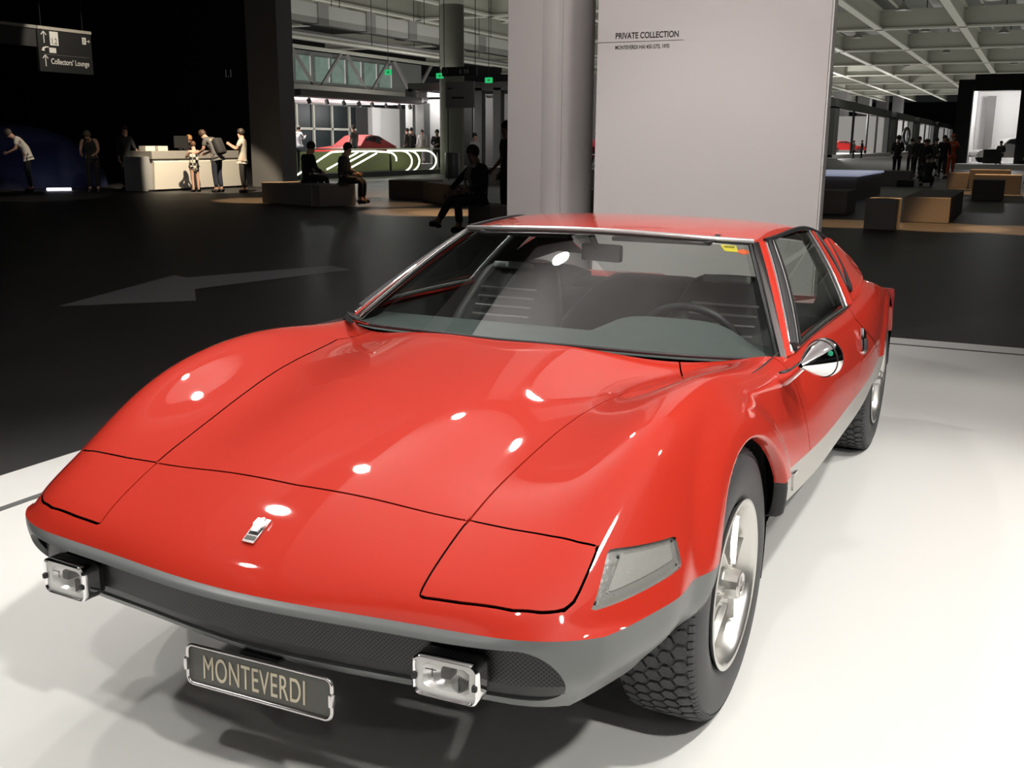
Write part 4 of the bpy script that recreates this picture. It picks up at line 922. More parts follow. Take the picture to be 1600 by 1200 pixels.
# --- seated pair and the dark couple
person('person in a black jacket sitting with bowed head on the low grey bench', (-13.40, 17.12, .015), FACE(.35, .9), 1.74, SIT(), top=B_, legs=B_, sleeves='long')
cs_, J_, k_ = person('person in a dark checked shirt sitting at the right end of the bench', (-12.20, 16.80, .015), FACE(.95, .3), 1.72, SIT(), top=(.05,.045,.045), legs=B_, sleeves='long')
CH2 = mat('checked_shirt', (.03, .03, .03), .85); nt_ = CH2.node_tree; c_ = nt_.nodes.new('ShaderNodeTexChecker'); c_.inputs['Scale'].default_value = 34; c_.inputs[1].default_value = (.09,.08,.075,1); c_.inputs[2].default_value = (.012,.012,.014,1)
nt_.links.new(nt_.nodes['Texture Coordinate'].outputs['Object'], c_.inputs['Vector']); nt_.links.new(c_.outputs[0], nt_.nodes['Principled BSDF'].inputs['Base Color'])
for ch in cs_.children:
    if ch.name.startswith('top'): ch.data.materials.clear(); ch.data.materials.append(CH2)
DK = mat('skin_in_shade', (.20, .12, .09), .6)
w_, J_, k_ = person('woman in a black jacket and long grey scarf sitting behind the car', (-6.28, 11.95, .01), FACE(-.55, -.8), 1.72, dict(SIT(), shr=(-.19,-.03,.98), elr=(-.36,-.14,.80), wrr=(-.48,-.26,.62), har=(-.52,-.30,.56), knr=(-.14,-.42,.50), anr=(-.18,-.62,.16), toer=(-.20,-.78,.12), heelr=(-.18,-.60,.06)), top=(.016,.016,.018), legs=(.014,.014,.016), hair=(.02,.015,.012), sleeves='long', skin=DK)
sc = MB()
for sx in (1, -1):
    sc.grid([[(sx * (.03 + .07 * t + u * .05), -.155 - .05 * math.sin(PI * min(1, t * 1.2)), .98 - .42 * t) for u in (-1, -.3, .3, 1)] for t in np.linspace(0, 1, 9)])
sc.tube([(.080 * math.cos(a), -.06 + .09 * math.sin(a), .985 + .01 * math.cos(2 * a)) for a in np.linspace(0, 2 * PI, 21)[:-1]], .032, 8, closed=True)
sc.build('scarf', cloth((.26, .25, .25)), w_, 60)
person('tall man in a black polo shirt standing close behind the sitting woman', (-6.19, 12.75), FACE(-.55, -.75), 1.72, dict(elr=(-.25,.02,1.15), wrr=(-.22,-.16,.98), har=(-.20,-.23,.95)), top=(.011,.011,.013), legs=(.012,.012,.014), hair=(.012,.01,.01), sleeves='short', skin=DK)
# --- far visitors on the stand beyond the escalator
ST = .26
person('man in a white shirt taking a picture on the far stand by the window', (-28.6, 36.6, ST), FACE(.2, 1), 1.72, ARMS_UP, top=(.75,.74,.76), legs=(.05,.06,.10), sleeves='long', detail=False)
person('man in a grey shirt standing in front of the far red coupe', (-26.7, 38.15, ST), FACE(-1, .2), 1.76, None, top=(.17,.17,.17), legs=(.05,.05,.05), hair=(.05,.03,.02), detail=False)
person('visitor in white at the pier edge of the far stand', (-29.0, 35.3, ST), FACE(1, .3), 1.66, None, top=(.6,.6,.62), legs=(.3,.3,.3), detail=False)
person('visitor in a dark jacket standing right of the far red coupe', (-26.6, 42.6, ST), FACE(-1, .1), 1.70, None, top=(.08,.075,.07), sleeves='long', detail=False)
person('visitor in black half hidden behind the dark-jacketed visitor', (-26.8, 43.3, ST), FACE(-1, .4), 1.74, None, top=B_, sleeves='long', detail=False)
person('visitor in a pale coat at the booth corner post', (-26.6, 44.0, ST), FACE(.4, -1), 1.66, None, top=(.5,.5,.47), legs=(.3,.3,.28), sleeves='long', detail=False)
person('man in a black suit with folded arms in front of the grey booth', (-24.1, 41.2, FL), FACE(.5, -1), 1.92, FOLDED, top=B_, legs=B_, sleeves='long', detail=False)
person('woman in black with long dark hair beside the man in the black suit', (-23.2, 40.6, FL), FACE(.3, -1), 1.78, FOLDED, top=B_, legs=B_, sleeves='long', longhair=True, detail=False)
person('person in a white jacket walking right of the round concrete column', (-16.3, 30.4), FACE(.9, -.5), 1.68, WALK, top=(.30,.29,.28), legs=(.03,.03,.03), sleeves='long', detail=False)
# --- right side of the hall
person('person in dark clothes crouching on the carpet beside a black bag', (-2.05, 36.75), FACE(-.2, 1), 1.72, dict(pelvis=(0,0,.30), spine=(0,-.06,.48), chest=(0,-.14,.66), neck=(0,-.20,.80), head0=(0,-.24,.90), head1=(0,-.25,1.0), nose=(0,-.34,.91), shl=(.19,-.15,.77), shr=(-.19,-.15,.77), ell=(.30,-.28,.60), elr=(-.30,-.28,.60), wrl=(.26,-.48,.62), wrr=(-.26,-.48,.62), hal=(.24,-.55,.62), har=(-.24,-.55,.62), hipl=(.10,-.03,.30), hipr=(-.10,-.03,.30), knl=(.22,-.40,.50), knr=(-.22,-.36,.22), anl=(.18,-.14,.10), anr=(-.14,.05,.08), toel=(.20,-.30,.035), toer=(-.14,-.06,.035), heell=(.17,-.08,.05), heelr=(-.14,.10,.10)), top=(.02,.02,.02), sleeves='long', detail=False)
CROWD = [(-4.05, 45.2, 1.78, 'man in black leading the visitor crowd, nearest the crouching person', B_), (-3.30, 45.9, 1.74, 'visitor in charcoal second in the crowd from the crouching person', (.03,.03,.03)), (-4.25, 52.5, 1.70, 'visitor in dark grey behind the leading man of the crowd', (.05,.05,.05)),
         (-3.60, 53.5, 1.66, 'visitor in a brown jacket in the middle of the crowd', (.05,.03,.02)), (-2.95, 50.0, 1.72, 'visitor in pale jeans and dark top in the crowd', (.03,.025,.025)), (-2.85, 44.2, 1.62, 'short visitor in black left of the person in orange', B_),
         (-3.05, 57.5, 1.74, 'visitor in dark brown right behind the crowd', (.035,.025,.02)), (-2.35, 46.5, 1.80, 'tall visitor in black just left of the person in orange', B_)]
for i, (x, y, h, lb, c) in enumerate(CROWD):
    person(lb, (x, y), FACE(.3 - .2 * (i % 3), 1 - 2 * (i % 2)), h, WALK if i % 2 else FOLDED, top=c, legs=(.35,.34,.33) if 'pale jeans' in lb else B_, sleeves='long', group='visitors crowding at the right booth', detail=False)
person('person in a bright orange hooded outfit at the edge of the black booth', (-2.10, 47.6), FACE(.6, -1), 1.86, ARMS_UP, top=(.62,.10,.035), legs=(.55,.08,.03), hair=(.40,.08,.03), sleeves='long', detail=False)
person('man in black standing at the right picture edge before the black booth', (1.05, 42.0), FACE(-.4, -1), 1.80, None, top=B_, sleeves='long', detail=False)
person('attendant in a dark suit sitting behind the black desk in the bright booth', (-.75, 66.75, .30), FACE(-.2, -1), 1.75, SIT(), top=B_, sleeves='long', detail=False)
for i, (x, y, h, lb, c) in enumerate([(-15.4, 108.5, 1.75, 'far visitor in grey looking into the first bright booth of the row', (.12,.12,.12)), (-15.2, 112.5, 1.8, 'far man in black beside the visitor in grey at the booth row', B_), (-14.9, 160, 1.85, 'far man in black under the round clock-like ring', B_), (-14.6, 172, 1.85, 'far visitor in grey right of the man under the ring', (.15,.15,.15)), (-14.4, 184, 1.85, 'far visitor in pale clothes between two booths of the row', (.4,.38,.36)), (-14.2, 196, 1.85, 'farthest visitor in dark grey along the booth row', (.07,.07,.07))]):
    person(lb, (x, y), FACE(-1, .2), h, None, top=c, sleeves='long', group='visitors along the far booth row', detail=False)
# ================================================================== HALL: LEFT
struct(MB().box((-42, 24.6, 5.5), (44, .4, 11.1)).build('wall_left', M['darkwall']))
pr = MB().box((-19.43, 23.45, 5.5), (1.14, .72, 11.1)); struct(pr.build('trim_2', M['pier']))
text('hall_number', '1.1', .34, (-22.02, 24.39, 3.26), (PI / 2, 0, 0), mat('number_grey_glow', (.5, .5, .5), .6, emit=(1, 1, 1), estr=.03), None, 'LEFT', .002, .8)  # faint glow added to brighten the figures; they are no lamp
tag(bpy.data.objects['hall_number'], 'dim grey hall number on the black wall above the counter', 'number')
sg = empty('hanging_sign', (-17, 13.87, 3.1), 0, 'black hanging direction sign with white arrows and lounge lettering', 'sign')
MB().box((-.04, 0, -.01), (.06, 1.36, .83)).build('sign_board', M['dark'], sg)
MB().box((-.03, 0, .425), (.09, 1.36, .06)).build('sign_light_rail', mat('sign_rail', (.5, .46, .40), .5), sg)
MB().box((-.03, -1.68, .425), (.09, 1.96, .06)).build('sign_rail_extension', mat('sign_rail_dim', (.30, .29, .27), .5), sg)
MB().box((-.05, -1.68, .22), (.05, 1.96, .35)).build('sign_blank_panel', mat('sign_blank', (.03, .03, .03), .7), sg)
WH = mat('sign_white', (.85, .83, .78), .6); SR = (PI / 2, 0, PI / 2)
text('lounge_lettering', 'Collectors\u2019 Lounge', .155, (-.008, -.40, -.265), SR, WH, sg, 'LEFT', .001, .82, .002)
def arrow(m, y, z, h, w):
    m.box((-.007, y, z), (.004, .018, h)); m.box((-.007, y - w * .25, z + h / 2 - w * .22), (.004, .018, w * .72), rx=-.75); m.box((-.007, y + w * .25, z + h / 2 - w * .22), (.004, .018, w * .72), rx=.75); return m
arrow(MB(), -.53, .245, .22, .13).build('arrow_up', WH, sg); arrow(MB(), -.53, -.215, .22, .13).build('arrow_up', WH, sg)
MB().box((-.007, -.28, .235), (.004, .21, .27)).build('number_tile', WH, sg)
text('tile_number', '1.2', .17, (-.003, -.36, .125), SR, M['ink'], sg, 'LEFT', .001, .72)
MB().box((-.007, .49, .250), (.004, .10, .14)).build('pictogram_tile', WH, sg)
text('tile_figure', '3', .12, (-.003, .455, .205), SR, M['ink'], sg, 'LEFT', .001, .8)
ra = MB().box((-.007, .60, .25), (.004, .08, .016)); ra.box((-.007, .625, .262), (.004, .012, .05), rx=.75).box((-.007, .625, .238), (.004, .012, .05), rx=-.75); ra.build('arrow_right', WH, sg)
pf_ = MB().tube([(-.008, -.60 + .02, -.03), (-.008, -.56, .03), (-.008, -.50, .055), (-.008, -.44, .055)], [.035, .022, .016, .014], 8); pf_.build('escalator_pictogram', WH, sg, 40)
MB().box((-.007, -.335, .0), (.004, .17, .10)).build('text_tile', WH, sg)
MB().box((-.007, .02, -.085), (.003, 1.18, .007)).build('sign_rule', M['hair_line'], sg)
for y in (-.55, .50): MB().tube([(-.04, y, .455), (-.04, y, 7.9)], .006, 6).build('suspension_wire', M['dark'], sg)
# counter
cn = empty('reception_counter', (-20.2, 20.55, FL), 0, 'white reception counter with a grey worktop band in the dark left hall', 'counter')
MB().prism([(-.30, .06), (.36, .06), (.40, .78), (.30, .86), (-.30, .86)], -1.62, 1.85, 'Y').build('counter_body', mat('counter_white', (.74, .70, .62), .5), cn)
MB().box((.0, -1.82, .47), (.60, .40, .90), bev=.01).build('counter_end', mat('counter_end_grey', (.30, .30, .30), .6), cn)
MB().box((.02, .10, .965), (.78, 3.6, .21), bev=.015).build('counter_top', mat('counter_band_grey', (.34, .32, .29), .5), cn)
MB().box((0, 0, .03), (.60, 3.6, .06)).build('counter_plinth', M['dark'], cn)
tag(MB().box((-20.15, 19.05, 1.10), (.25, .34, .13), bev=.008).build('brochure_box', mat('box_white', (.7, .66, .58), .6)), 'white box of brochures at the left end of the counter top', 'box')
tag(MB().box((-20.12, 19.48, 1.10), (.25, .36, .13), bev=.008).build('brochure_box', mat('box_white2', (.66, .62, .55), .6)), 'white box of brochures, second from the left counter end', 'box')
mo = empty('computer_monitor', (-20.35, 20.55, 1.035), 0, 'black computer monitor standing on the counter', 'monitor')
MB().box((0, 0, .24), (.04, .54, .33), bev=.008).build('screen', M['dark'], mo); MB().box((-.02, 0, .05), (.03, .06, .10)).build('stand', M['dark'], mo); MB().box((0, 0, .006), (.18, .22, .012)).build('base', M['dark'], mo)
bl_ = MB(); rows = []
for i in range(9):
    th = PI / 2 * i / 8; rows.append([(-26.0 + 2.9 * math.cos(th) * math.cos(a), 19.6 + 2.2 * math.cos(th) * math.sin(a), FL + 1.75 * math.sin(th)) for a in np.linspace(0, 2 * PI, 33)])
bl_.grid(rows); tag(bl_.build('blue_light_dome', mat('blue_light_tint', (.035, .045, .11), .5, noise=(3, .4)), None, 60), 'dark blue rounded dome at the far left edge of the hall', 'pavilion')  # made-up dome in place of a bluish light pattern
tag(MB().box((-22.45, 18.05, .0), (.09, .62, .07), bev=.02, rz=-.71).build('light_strip', glow('cold_strip', (.85, .85, 1), 5)), 'glowing white light strip low on the floor by the blue dome', 'light')
# seating blocks
def block(c, d, rz, label, group, cat='bench', m='bench', name='seating_block'):
    o = MB().box((0, 0, d[2] / 2), d, bev=.012).build(name, M[m]); o.location = (c[0], c[1], FL); o.rotation_euler = (0, 0, rz); tag(o, label, cat, group); return o
G1 = 'low upholstered benches on the carpet'
a_ = math.atan2(16.01 - 16.51, -12.16 + 13.91)
block((-13.36, 16.88), (1.82, .95, .45), a_, 'long low grey bench carrying the two seated people', G1)
block((-12.34, 16.62), (.26, .98, .45), a_, 'narrow end block against the right end of the occupied bench', G1)
block((-12.45, 20.2), (1.10, .8, .45), .06, 'low grey bench before the escalator, left of a pair', G1)
block((-10.75, 18.9), (1.9, .7, .45), -.72, 'low grey bench before the escalator, right of the pair', G1)
block((-.955, 16.55), (.50, .72, .50), 0, 'dark cube stool with lit top edge, front one in the right orange light', G1, 'stool')
block((-.42, 20.1), (.80, 3.6, .46), .0, 'long brown low bench behind the front cube stool', G1)
block((-2.50, 20.5), (.85, 1.2, .46), .0, 'brown cube bench just right of the caption panel', G1, 'stool')
block((.22, 28.2), (.74, 1.1, .52), .0, 'grey cube stool in front of the lit orange benches', G1, 'stool')
block((-1.0, 36.0), (.66, .9, .50), .0, 'grey cube stool left of the lit orange benches', G1, 'stool')
block((-.05, 35.6), (1.2, .7, .62), .0, 'orange-lit bench farther back at the foot of the black booth', G1)
block((.3, 32.2), (1.25, .8, .55), .0, 'orange-lit bench nearer the grey cube stool', G1)
block((-3.2, 37.2), (1.2, .8, .5), .0, 'grey bench at the back left of the crouching person', G1)
block((-2.66, 35.9), (.55, .35, .22), .1, 'black bag on the carpet beside the crouching person', None, 'bag', 'dark', 'shoulder_bag')
block((-6.9, 17.5), (.9, .9, .48), .0, 'dark block glimpsed between column and caption panel', G1, 'stool')
block((-6.16, 12.12), (.75, .42, .45), -.6, 'dark block behind the car carrying the woman with the scarf', G1, 'stool')
block((-6.1, 22.9), (.75, .5, .85), .0, 'lit block behind the column gap, left of two', 'lit blocks in the gap beside the caption panel', 'stool')
block((-5.15, 22.9), (.75, .5, .85), .0, 'lit block behind the column gap, right of two', 'lit blocks in the gap beside the caption panel', 'stool')
tb = empty('display_table', (-4.0, 27.6, FL), 0, 'wide low display table with a bluish white glowing top right of the caption panel', 'table')
MB().box((0, 0, .30), (2.6, 4.6, .60)).build('table_base', M['bench'], tb); MB().box((0, 0, .63), (2.7, 4.8, .05)).build('table_top', mat('table_top_white', (.55, .57, .68), .3, emit=(.6, .65, .9), estr=.35), tb)
ar = MB(); A_ = [(-6.0,3.83), (-6.67,5.89), (-6.42,5.80), (-5.78,7.4), (-5.35,7.2), (-5.75,5.2), (-5.22,4.64)]
ar.add([(x, y, FL + .002) for x, y in A_], [tuple(range(len(A_)))]); tag(ar.build('floor_arrow', mat('arrow_grey', (.30, .30, .315), .6)), 'large flat grey arrow marked on the dark carpet', 'floor marking')

# ================================================================== HALL: MIDDLE
cl_ = MB().lathe([(.52, 0), (.52, 11.0)], 'Z', 48, (-21.48, 38.0, FL)); tag(cl_.build('concrete_column', mat('concrete', (.27, .27, .23), .8, noise=(2, .12)), None, 60), 'round concrete hall column behind the escalator end', 'column')
bn = MB().lathe([(.26, 0), (.28, .05), (.28, .92), (.25, .96), (.001, .96)], 'Z', 24, (-19.0, 33.6, FL)); tag(bn.build('litter_bin', mat('bin_grey', (.05, .05, .055), .5), None, 40), 'dark cylindrical litter bin at the foot of the round column', 'bin')
es = empty('escalator', (-22.4, 33.0, FL), 0, 'glass-sided escalator landing outlined by glowing pale green tubes', 'escalator')
EG = mat('escalator_green_panel', (.28, .30, .14), .5)
MB().box((-.75, .3, .48), (.06, 9.6, .96)).build('back_panel', EG, es); MB().box((.1, .3, 1.06), (.10, 10.0, .05)).build('hand_rail', M['steel'], es)
MB().box((-.2, .3, .10), (1.0, 9.6, .18)).build('plinth', M['boothgrey'], es)
for y in (-4.6, -1.9, 1.4, 4.85): MB().box((.08, y, .52), (.06, .07, 1.04)).build('post', M['dark'], es)
TUBE = glow('tube_glow', (.93, 1.0, .72), 3.2)
def neon(pts): MB().tube([(.2, y - 33.0, z - FL) for y, z in pts], .032, 8).build('glow_tube', TUBE, es, 60)
arc = lambda yc, zc, r, ry: [(yc + ry * math.sin(a), zc + r * math.cos(a)) for a in np.linspace(0, PI * .92, 14)]
neon([(27.8, .02), (29.7, .74), (30.2, .92), (30.7, .94), (33.2, .94)]); neon([(33.2, .93), (34.0, .90)] + arc(34.0, .60, .30, .65)[2:9])
neon([(34.0, .95), (35.0, .95)] + arc(35.0, .52, .43, .85)); neon([(34.7, .95), (35.6, .95)] + arc(35.6, .52, .43, .85)); neon([(35.4, .95), (36.9, .95)] + arc(36.9, .52, .43, .95))
for y0, z0, y1, z1 in ((30.6, .35, 32.6, .92), (31.3, .30, 33.2, .86), (29.9, .30, 31.9, .90)): neon([(y0, z0), (y1, z1)])
for y0, z0, y1, z1 in ((32.5, .30, 34.2, .80), (33.5, .32, 35.0, .72)): MB().tube([(-.6, y0 - 33, z0), (-.6, y1 - 33, z1)], .02, 6).build('glass_edge', M['steel'], es)
# the far stand with the red coupe
fs = empty('far_stand', (-29.5, 40.0, FL), 0, 'bright white open stand with black window frames holding the far red coupe', 'stand')
MB().box((0, -.6, .13), (7.0, 10.2, .29)).build('stand_floor', M['boothwhite'], fs); MB().box((-2.8, 8.4, .13), (1.4, 7.6, .29)).build('stand_rear_floor', M['boothwhite'], fs)
MB().box((2.3, -.2, 3.36), (.3, 9.9, .28)).build('stand_fascia', M['pier'], fs); MB().box((-.4, -.3, 3.2), (5.4, 9.8, .06)).build('stand_ceiling', M['boothwhite'], fs)
MB().box((-3.2, 5.2, 1.7), (.15, 18, 3.0)).build('stand_back', M['boothgrey'], fs)
MB().box((-3.0, 10.0, 1.72), (.2, 2.2, 2.9)).build('stand_panel', M['boothwhite'], fs); MB().box((-2.8, 8.3, 1.72), (.3, .85, 2.9)).build('stand_pillar', M['boothwhite'], fs)
MB().box((-3.05, 3.9, 1.7), (.1, 5.6, 2.9)).build('window_glass', mat('night_glass', (.010, .016, .018), .35, spec=.2), fs); MB().box((-2.98, 7.25, 1.7), (.12, 1.2, 2.9)).build('dark_panel', M['dark'], fs)
for y in (1.5, 2.9, 4.5, 6.1): MB().box((-2.95, y, 1.7), (.1, .13, 2.9)).build('window_mullion', M['steel'], fs)
MB().box((-2.95, 3.9, 1.95), (.1, 5.6, .12)).build('window_transom', M['steel'], fs); MB().box((2.4, 4.9, 1.7), (.5, .6, 3.1)).build('stand_post', M['boothgrey'], fs)
for i, y in enumerate((-4.2, -2.9, -1.6, -.4, .7, 1.9, 3.1, 4.1)):
    s = empty('spotlight', (-27.35, 40.0 + y, 3.10), 0, 'small black spotlight under the white fascia of the far stand', 'spotlight', 'spotlights under the fascia of the far stand')
    MB().box((0, 0, -.10), (.14, .14, .20), bev=.02, rx=.5).build('housing', M['dark'], s); MB().box((0, 0, .015), (.05, .05, .05)).build('clamp', M['dark'], s); MB().lathe([(.001, -.205), (.06, -.205)], 'Z', 12, (0, .08, 0)).build('lamp_face', glow('spot_face%d' % i, (1, .97, .92), 6 if i in (3, 4) else 1.5), s)
for y in (36.2, 40.2, 44, 48): lamp('POINT', 'far_stand_light', (-28.6, y, 2.9), (0, 0, 0), 260, (1, .97, .95), .15)
M['car_glass'] = mat('dark_car_glass', (.05, .055, .055), .1, coat=.5)
# far coupe, nose to the left
def far_car(loc, rz, paint, label, open_top=False, L=4.4, H=1.38):
    t = empty('parked_car', loc, rz, label, 'car'); top = []
    side = [(-2.2, .34), (-2.18, .62), (-2.0, .76), (-1.3, .83), (-.78, .88), (-.12, H - .07), (.30, H), (.90, H - .05), (1.70, .97), (2.1, .86), (2.2, .60), (2.18, .32)]
    if open_top: side = [(-2.2, .34), (-2.18, .66), (-1.9, .84), (-.8, .92), (-.2, .92), (.9, .88), (1.9, .80), (2.2, .6), (2.18, .32)]
    sc_ = L / 4.4; rows = []
    for w, ins in ((-.80, .10), (-.78, .02), (-.5, 0), (.5, 0), (.78, .02), (.80, .10)):
        rows.append([(w * (.80 if z > 1.0 else 1.0), y * sc_, z - ins * (1 if z > .5 else 0)) for y, z in side])
    m = MB().grid(rows); m.add(rows[0], [tuple(range(len(side)))]); m.add(rows[-1], [tuple(range(len(side)))]); m.build('car_body', paint, t, 50)
    if not open_top:
        for w in (-.815, .815):
            MB().prism([(-.55 * sc_, .92), (-.06 * sc_, H - .12), (.42 * sc_, H - .07), (.42 * sc_, .92)], w * .835 - .02, w * .835 + .02, 'X').build('side_window', M['car_glass'], t); MB().prism([(.50 * sc_, .92), (.50 * sc_, H - .07), (.88 * sc_, H - .11), (1.40 * sc_, .96)], w * .835 - .02, w * .835 + .02, 'X').build('side_window', M['car_glass'], t)
    for y in (-1.35 * sc_, 1.30 * sc_):
        for w in (-.72, .72):
            wl = MB().lathe([(.001, .10), (.19, .10), (.21, .11), (.31, .09), (.32, -.08), (.001, -.08)], 'X', 24, (w, y, .32)); wl.build('wheel', M['tyre'], t, 40)
    MB().box((0, -2.2 * sc_, .45), (1.6, .10, .10), bev=.03).build('bumper', M['chrome_dull'], t); return t
far_car((-28.0, 40.3, .25), 0, mat('far_red', (.55, .012, .012), .3, coat=1), 'shiny red vintage coupe on the far white stand beyond the escalator', L=4.7)
far_car((-12.55, 31.0, .55), .75, mat('far_crimson', (.42, .008, .03), .3, coat=1), 'crimson open vintage car seen through the gap beside the caption panel', True, 4.0)
tag(MB().box((-12.6, 31.2, .25), (4.6, 5.4, .57)).build('car_plinth', M['boothwhite']), 'white plinth under the crimson open car', 'plinth')
tag(MB().box((-14.6, 36.0, 1.9), (3.2, .2, 3.9)).build('gap_backdrop', M['boothwhite']), 'white backdrop wall behind the crimson open car', 'wall panel')
tag(MB().tube([(-11.05, 28.0, FL), (-11.05, 28.0, 3.4)], .05, 8).build('support_pole', M['dark'], None, 60), 'slim black pole in front of the crimson open car', 'pole')
lamp('POINT', 'gap_light', (-12.0, 29.0, 3.6), (0, 0, 0), 160, (1, .97, .95), .15)
# grey booth right of the far stand
gb = empty('grey_booth', (-25.0, 45.0, FL), 0, 'grey framed booth with white inner walls behind the round column', 'booth')
MB().box((0, 0, 4.03), (5.8, .4, .40)).build('booth_fascia', M['boothgrey'], gb)
for x in (-2.85, 1.15, 2.2): MB().box((x, 0, 2.0), (.42, .4, 3.9)).build('booth_post', M['boothgrey'], gb)
MB().box((-2.2, 1.6, 1.95), (.5, 3.0, 3.7)).build('booth_side_wall', M['boothwhite'], gb); MB().box((-.2, 3.2, 1.95), (5.2, .15, 3.7)).build('booth_back_wall', M['pier'], gb)
MB().box((-1.2, 3.05, 1.7), (.55, .1, 3.0)).build('booth_doorway', M['dark'], gb); MB().box((1.7, .5, 3.55), (.6, .6, .12)).build('booth_light_panel', M['boothwhite'], gb)
MB().tube([(-2.4, .3, 3.5), (-.2, .3, 3.5)], .06, 6).build('lamp_rail', M['dark'], gb)
lamp('POINT', 'grey_booth_light', (-25.6, 46.2, 3.5), (0, 0, 0), 150, (1, .97, .95), .15)
# hanging signs and exit signs
hs = empty('overhead_sign', (-16.65, 30.0, 3.66), 0, 'black overhead sign with small white pictograms left of the round column', 'sign')
MB().box((0, 0, 0), (1.34, .08, .30), bev=.01).build('sign_board', M['dark'], hs)
MB().tube([(-.52 + .06 * math.cos(a), -.045, .02 + .09 * math.sin(a)) for a in np.linspace(0, 2 * PI, 21)[:-1]], .008, 6, closed=True).build('ring_pictogram', M['hair_line'], hs)
for x in (.05, .22, .33): MB().box((x, -.045, .0), (.07, .01, .14)).build('pictogram', M['hair_line'], hs)
for x in (-.6, .6): MB().tube([(x, 0, .15), (x, 0, 5.2)], .012, 6).build('hanger', M['dark'], hs)
wb_ = empty('grey_notice_board', (-17.4, 31.2, 2.95), 0, 'pale grey direction board under the black overhead sign', 'sign')
MB().box((.1, 0, 0), (1.15, .06, .9)).build('board', M['pier'], wb_); MB().box((-.3, -.035, .22), (.18, .01, .05)).build('board_text', M['ink'], wb_); MB().box((.02, -.035, -.10), (.5, .01, .06)).build('board_text', M['ink'], wb_)
MB().tube([(-.4, 0, -.45), (-.4, 0, -2.98)], .02, 6).build('board_leg', M['dark'], wb_); MB().tube([(.6, 0, -.45), (.6, 0, -2.98)], .02, 6).build('board_leg', M['dark'], wb_)
for (x, y, z), lb in (((-22.1, 34.0, 3.98), 'small green exit sign left of the black overhead sign'), ((-19.75, 34.0, 3.80), 'green exit sign at the edge of the round column'), ((-17.62, 34.0, 3.60), 'green exit sign right of the round column')):
    e_ = empty('exit_sign', (x, y, z), 0, lb, 'exit sign', 'green exit signs'); MB().box((0, 0, 0), (.30, .06, .20), bev=.01).build('sign_box', glow('exit_green_%d' % int(-x), (.02, .55, .16), .9), e_)
    MB().prism([(-.05, 0), (.05, .05), (.05, -.05)], -.034, -.031, 'Y').build('arrow_mark', WH, e_); MB().tube([(0, 0, .1), (0, 0, 4.4)], .01, 6).build('hanger', M['dark'], e_)

# ================================================================== HALL: RIGHT
bb = empty('black_booth', (-.6, 68.0, FL), 0, 'black framed booth with brilliant white inner walls at the far right', 'booth')
MB().box((.7, 0, 5.02), (5.4, .5, .95)).build('booth_fascia', M['darkwall'], bb); MB().box((-2.45, 0, 2.6), (.85, .5, 5.2)).build('booth_post', M['darkwall'], bb); MB().box((1.6, 0, 2.6), (2.1, .5, 5.2)).build('booth_post', M['darkwall'], bb)
MB().box((.3, 6.0, 2.4), (5.6, .2, 4.8)).build('booth_back_wall', M['boothwhite'], bb); MB().box((-2.1, 3.0, 2.4), (.2, 6.0, 4.8)).build('booth_side_wall', M['boothwhite'], bb)
MB().box((.3, 3.0, 4.8), (5.6, 6.0, .1)).build('booth_ceiling', M['boothwhite'], bb); MB().box((.2, 1.4, .14), (5.4, 9.0, .34)).build('booth_floor', M['boothwhite'], bb); MB().box((-1.2, 5.2, 2.3), (.5, .3, 4.3)).build('booth_column', M['pier'], bb)
lamp('POINT', 'black_booth_light', (-.8, 70.2, 4.4), (0, 0, 0), 330, (1, .98, .97), .3)
vc = far_car((-.55, 69.5, .30), -1.2, mat('ivory_paint', (.7, .69, .66), .3, coat=1), 'white vintage car at the back of the brilliant white booth', False, 3.9, 1.5)
dk = empty('black_desk', (-1.15, 65.6, .30), 0, 'black desk in front of the white vintage car', 'desk'); MB().box((0, 0, .40), (.95, .5, .75), bev=.02).build('desk_front', M['dark'], dk); MB().box((0, 0, .80), (1.05, .6, .05)).build('desk_top', M['dark'], dk)
for i, (y0, y1) in enumerate(((104, 147), (152, 176), (182, 212), (218, 258))):
    k = (y1 - y0) / 44; lb = ('first and largest bright booth of the far row, with a red car inside', 'second bright booth of the far row, with a dark ring on its wall', 'third bright booth of the far row', 'fourth and farthest bright booth of the row')[i]
    b_ = empty('row_booth', (-17.0, (y0 + y1) / 2, FL), 0, lb, 'booth', 'bright booths along the far aisle'); d = y1 - y0
    MB().box((0, 0, 5.2), (.6, d, .9)).build('booth_fascia', M['boothgrey'], b_)
    for s in (-1, 1): MB().box((0, s * (d / 2 - 1.2), 2.5), (.6, 2.4, 4.8)).build('booth_post', M['boothgrey'], b_)
    MB().box((-8, 0, 2.5), (.3, d, 5.0)).build('booth_back_wall', M['boothwhite'], b_); MB().box((-4, d / 2 - .3, 2.5), (8, .3, 5.0)).build('booth_side_wall', M['boothwhite'], b_); MB().box((-3.6, 0, .15), (8.4, d, .4)).build('booth_floor', M['boothwhite'], b_)
    for s in ((-.22, .02, .2) if i == 0 else (-.1, .15)): MB().tube([(.2, s * d, .2), (.2, s * d, 4.8)], .14, 6).build('booth_mullion', M['dark'], b_)
    MB().box((-7.6, d * .28, 2.5), (.4, d * .2, 4.6)).build('booth_grey_panel', M['pier'], b_)
    if i == 1: MB().tube([(.5, 0 + 3.4 * math.cos(a), 2.6 + 1.1 * math.sin(a)) for a in np.linspace(0, 2 * PI, 33)[:-1]], .22, 8, closed=True).build('wall_ring', M['dark'], b_)
    lamp('POINT', 'row_booth_light', (-20.5, (y0 + y1) / 2, 4.2), (0, 0, 0), 3200 * max(k, .6), (1, .98, .96), .3)
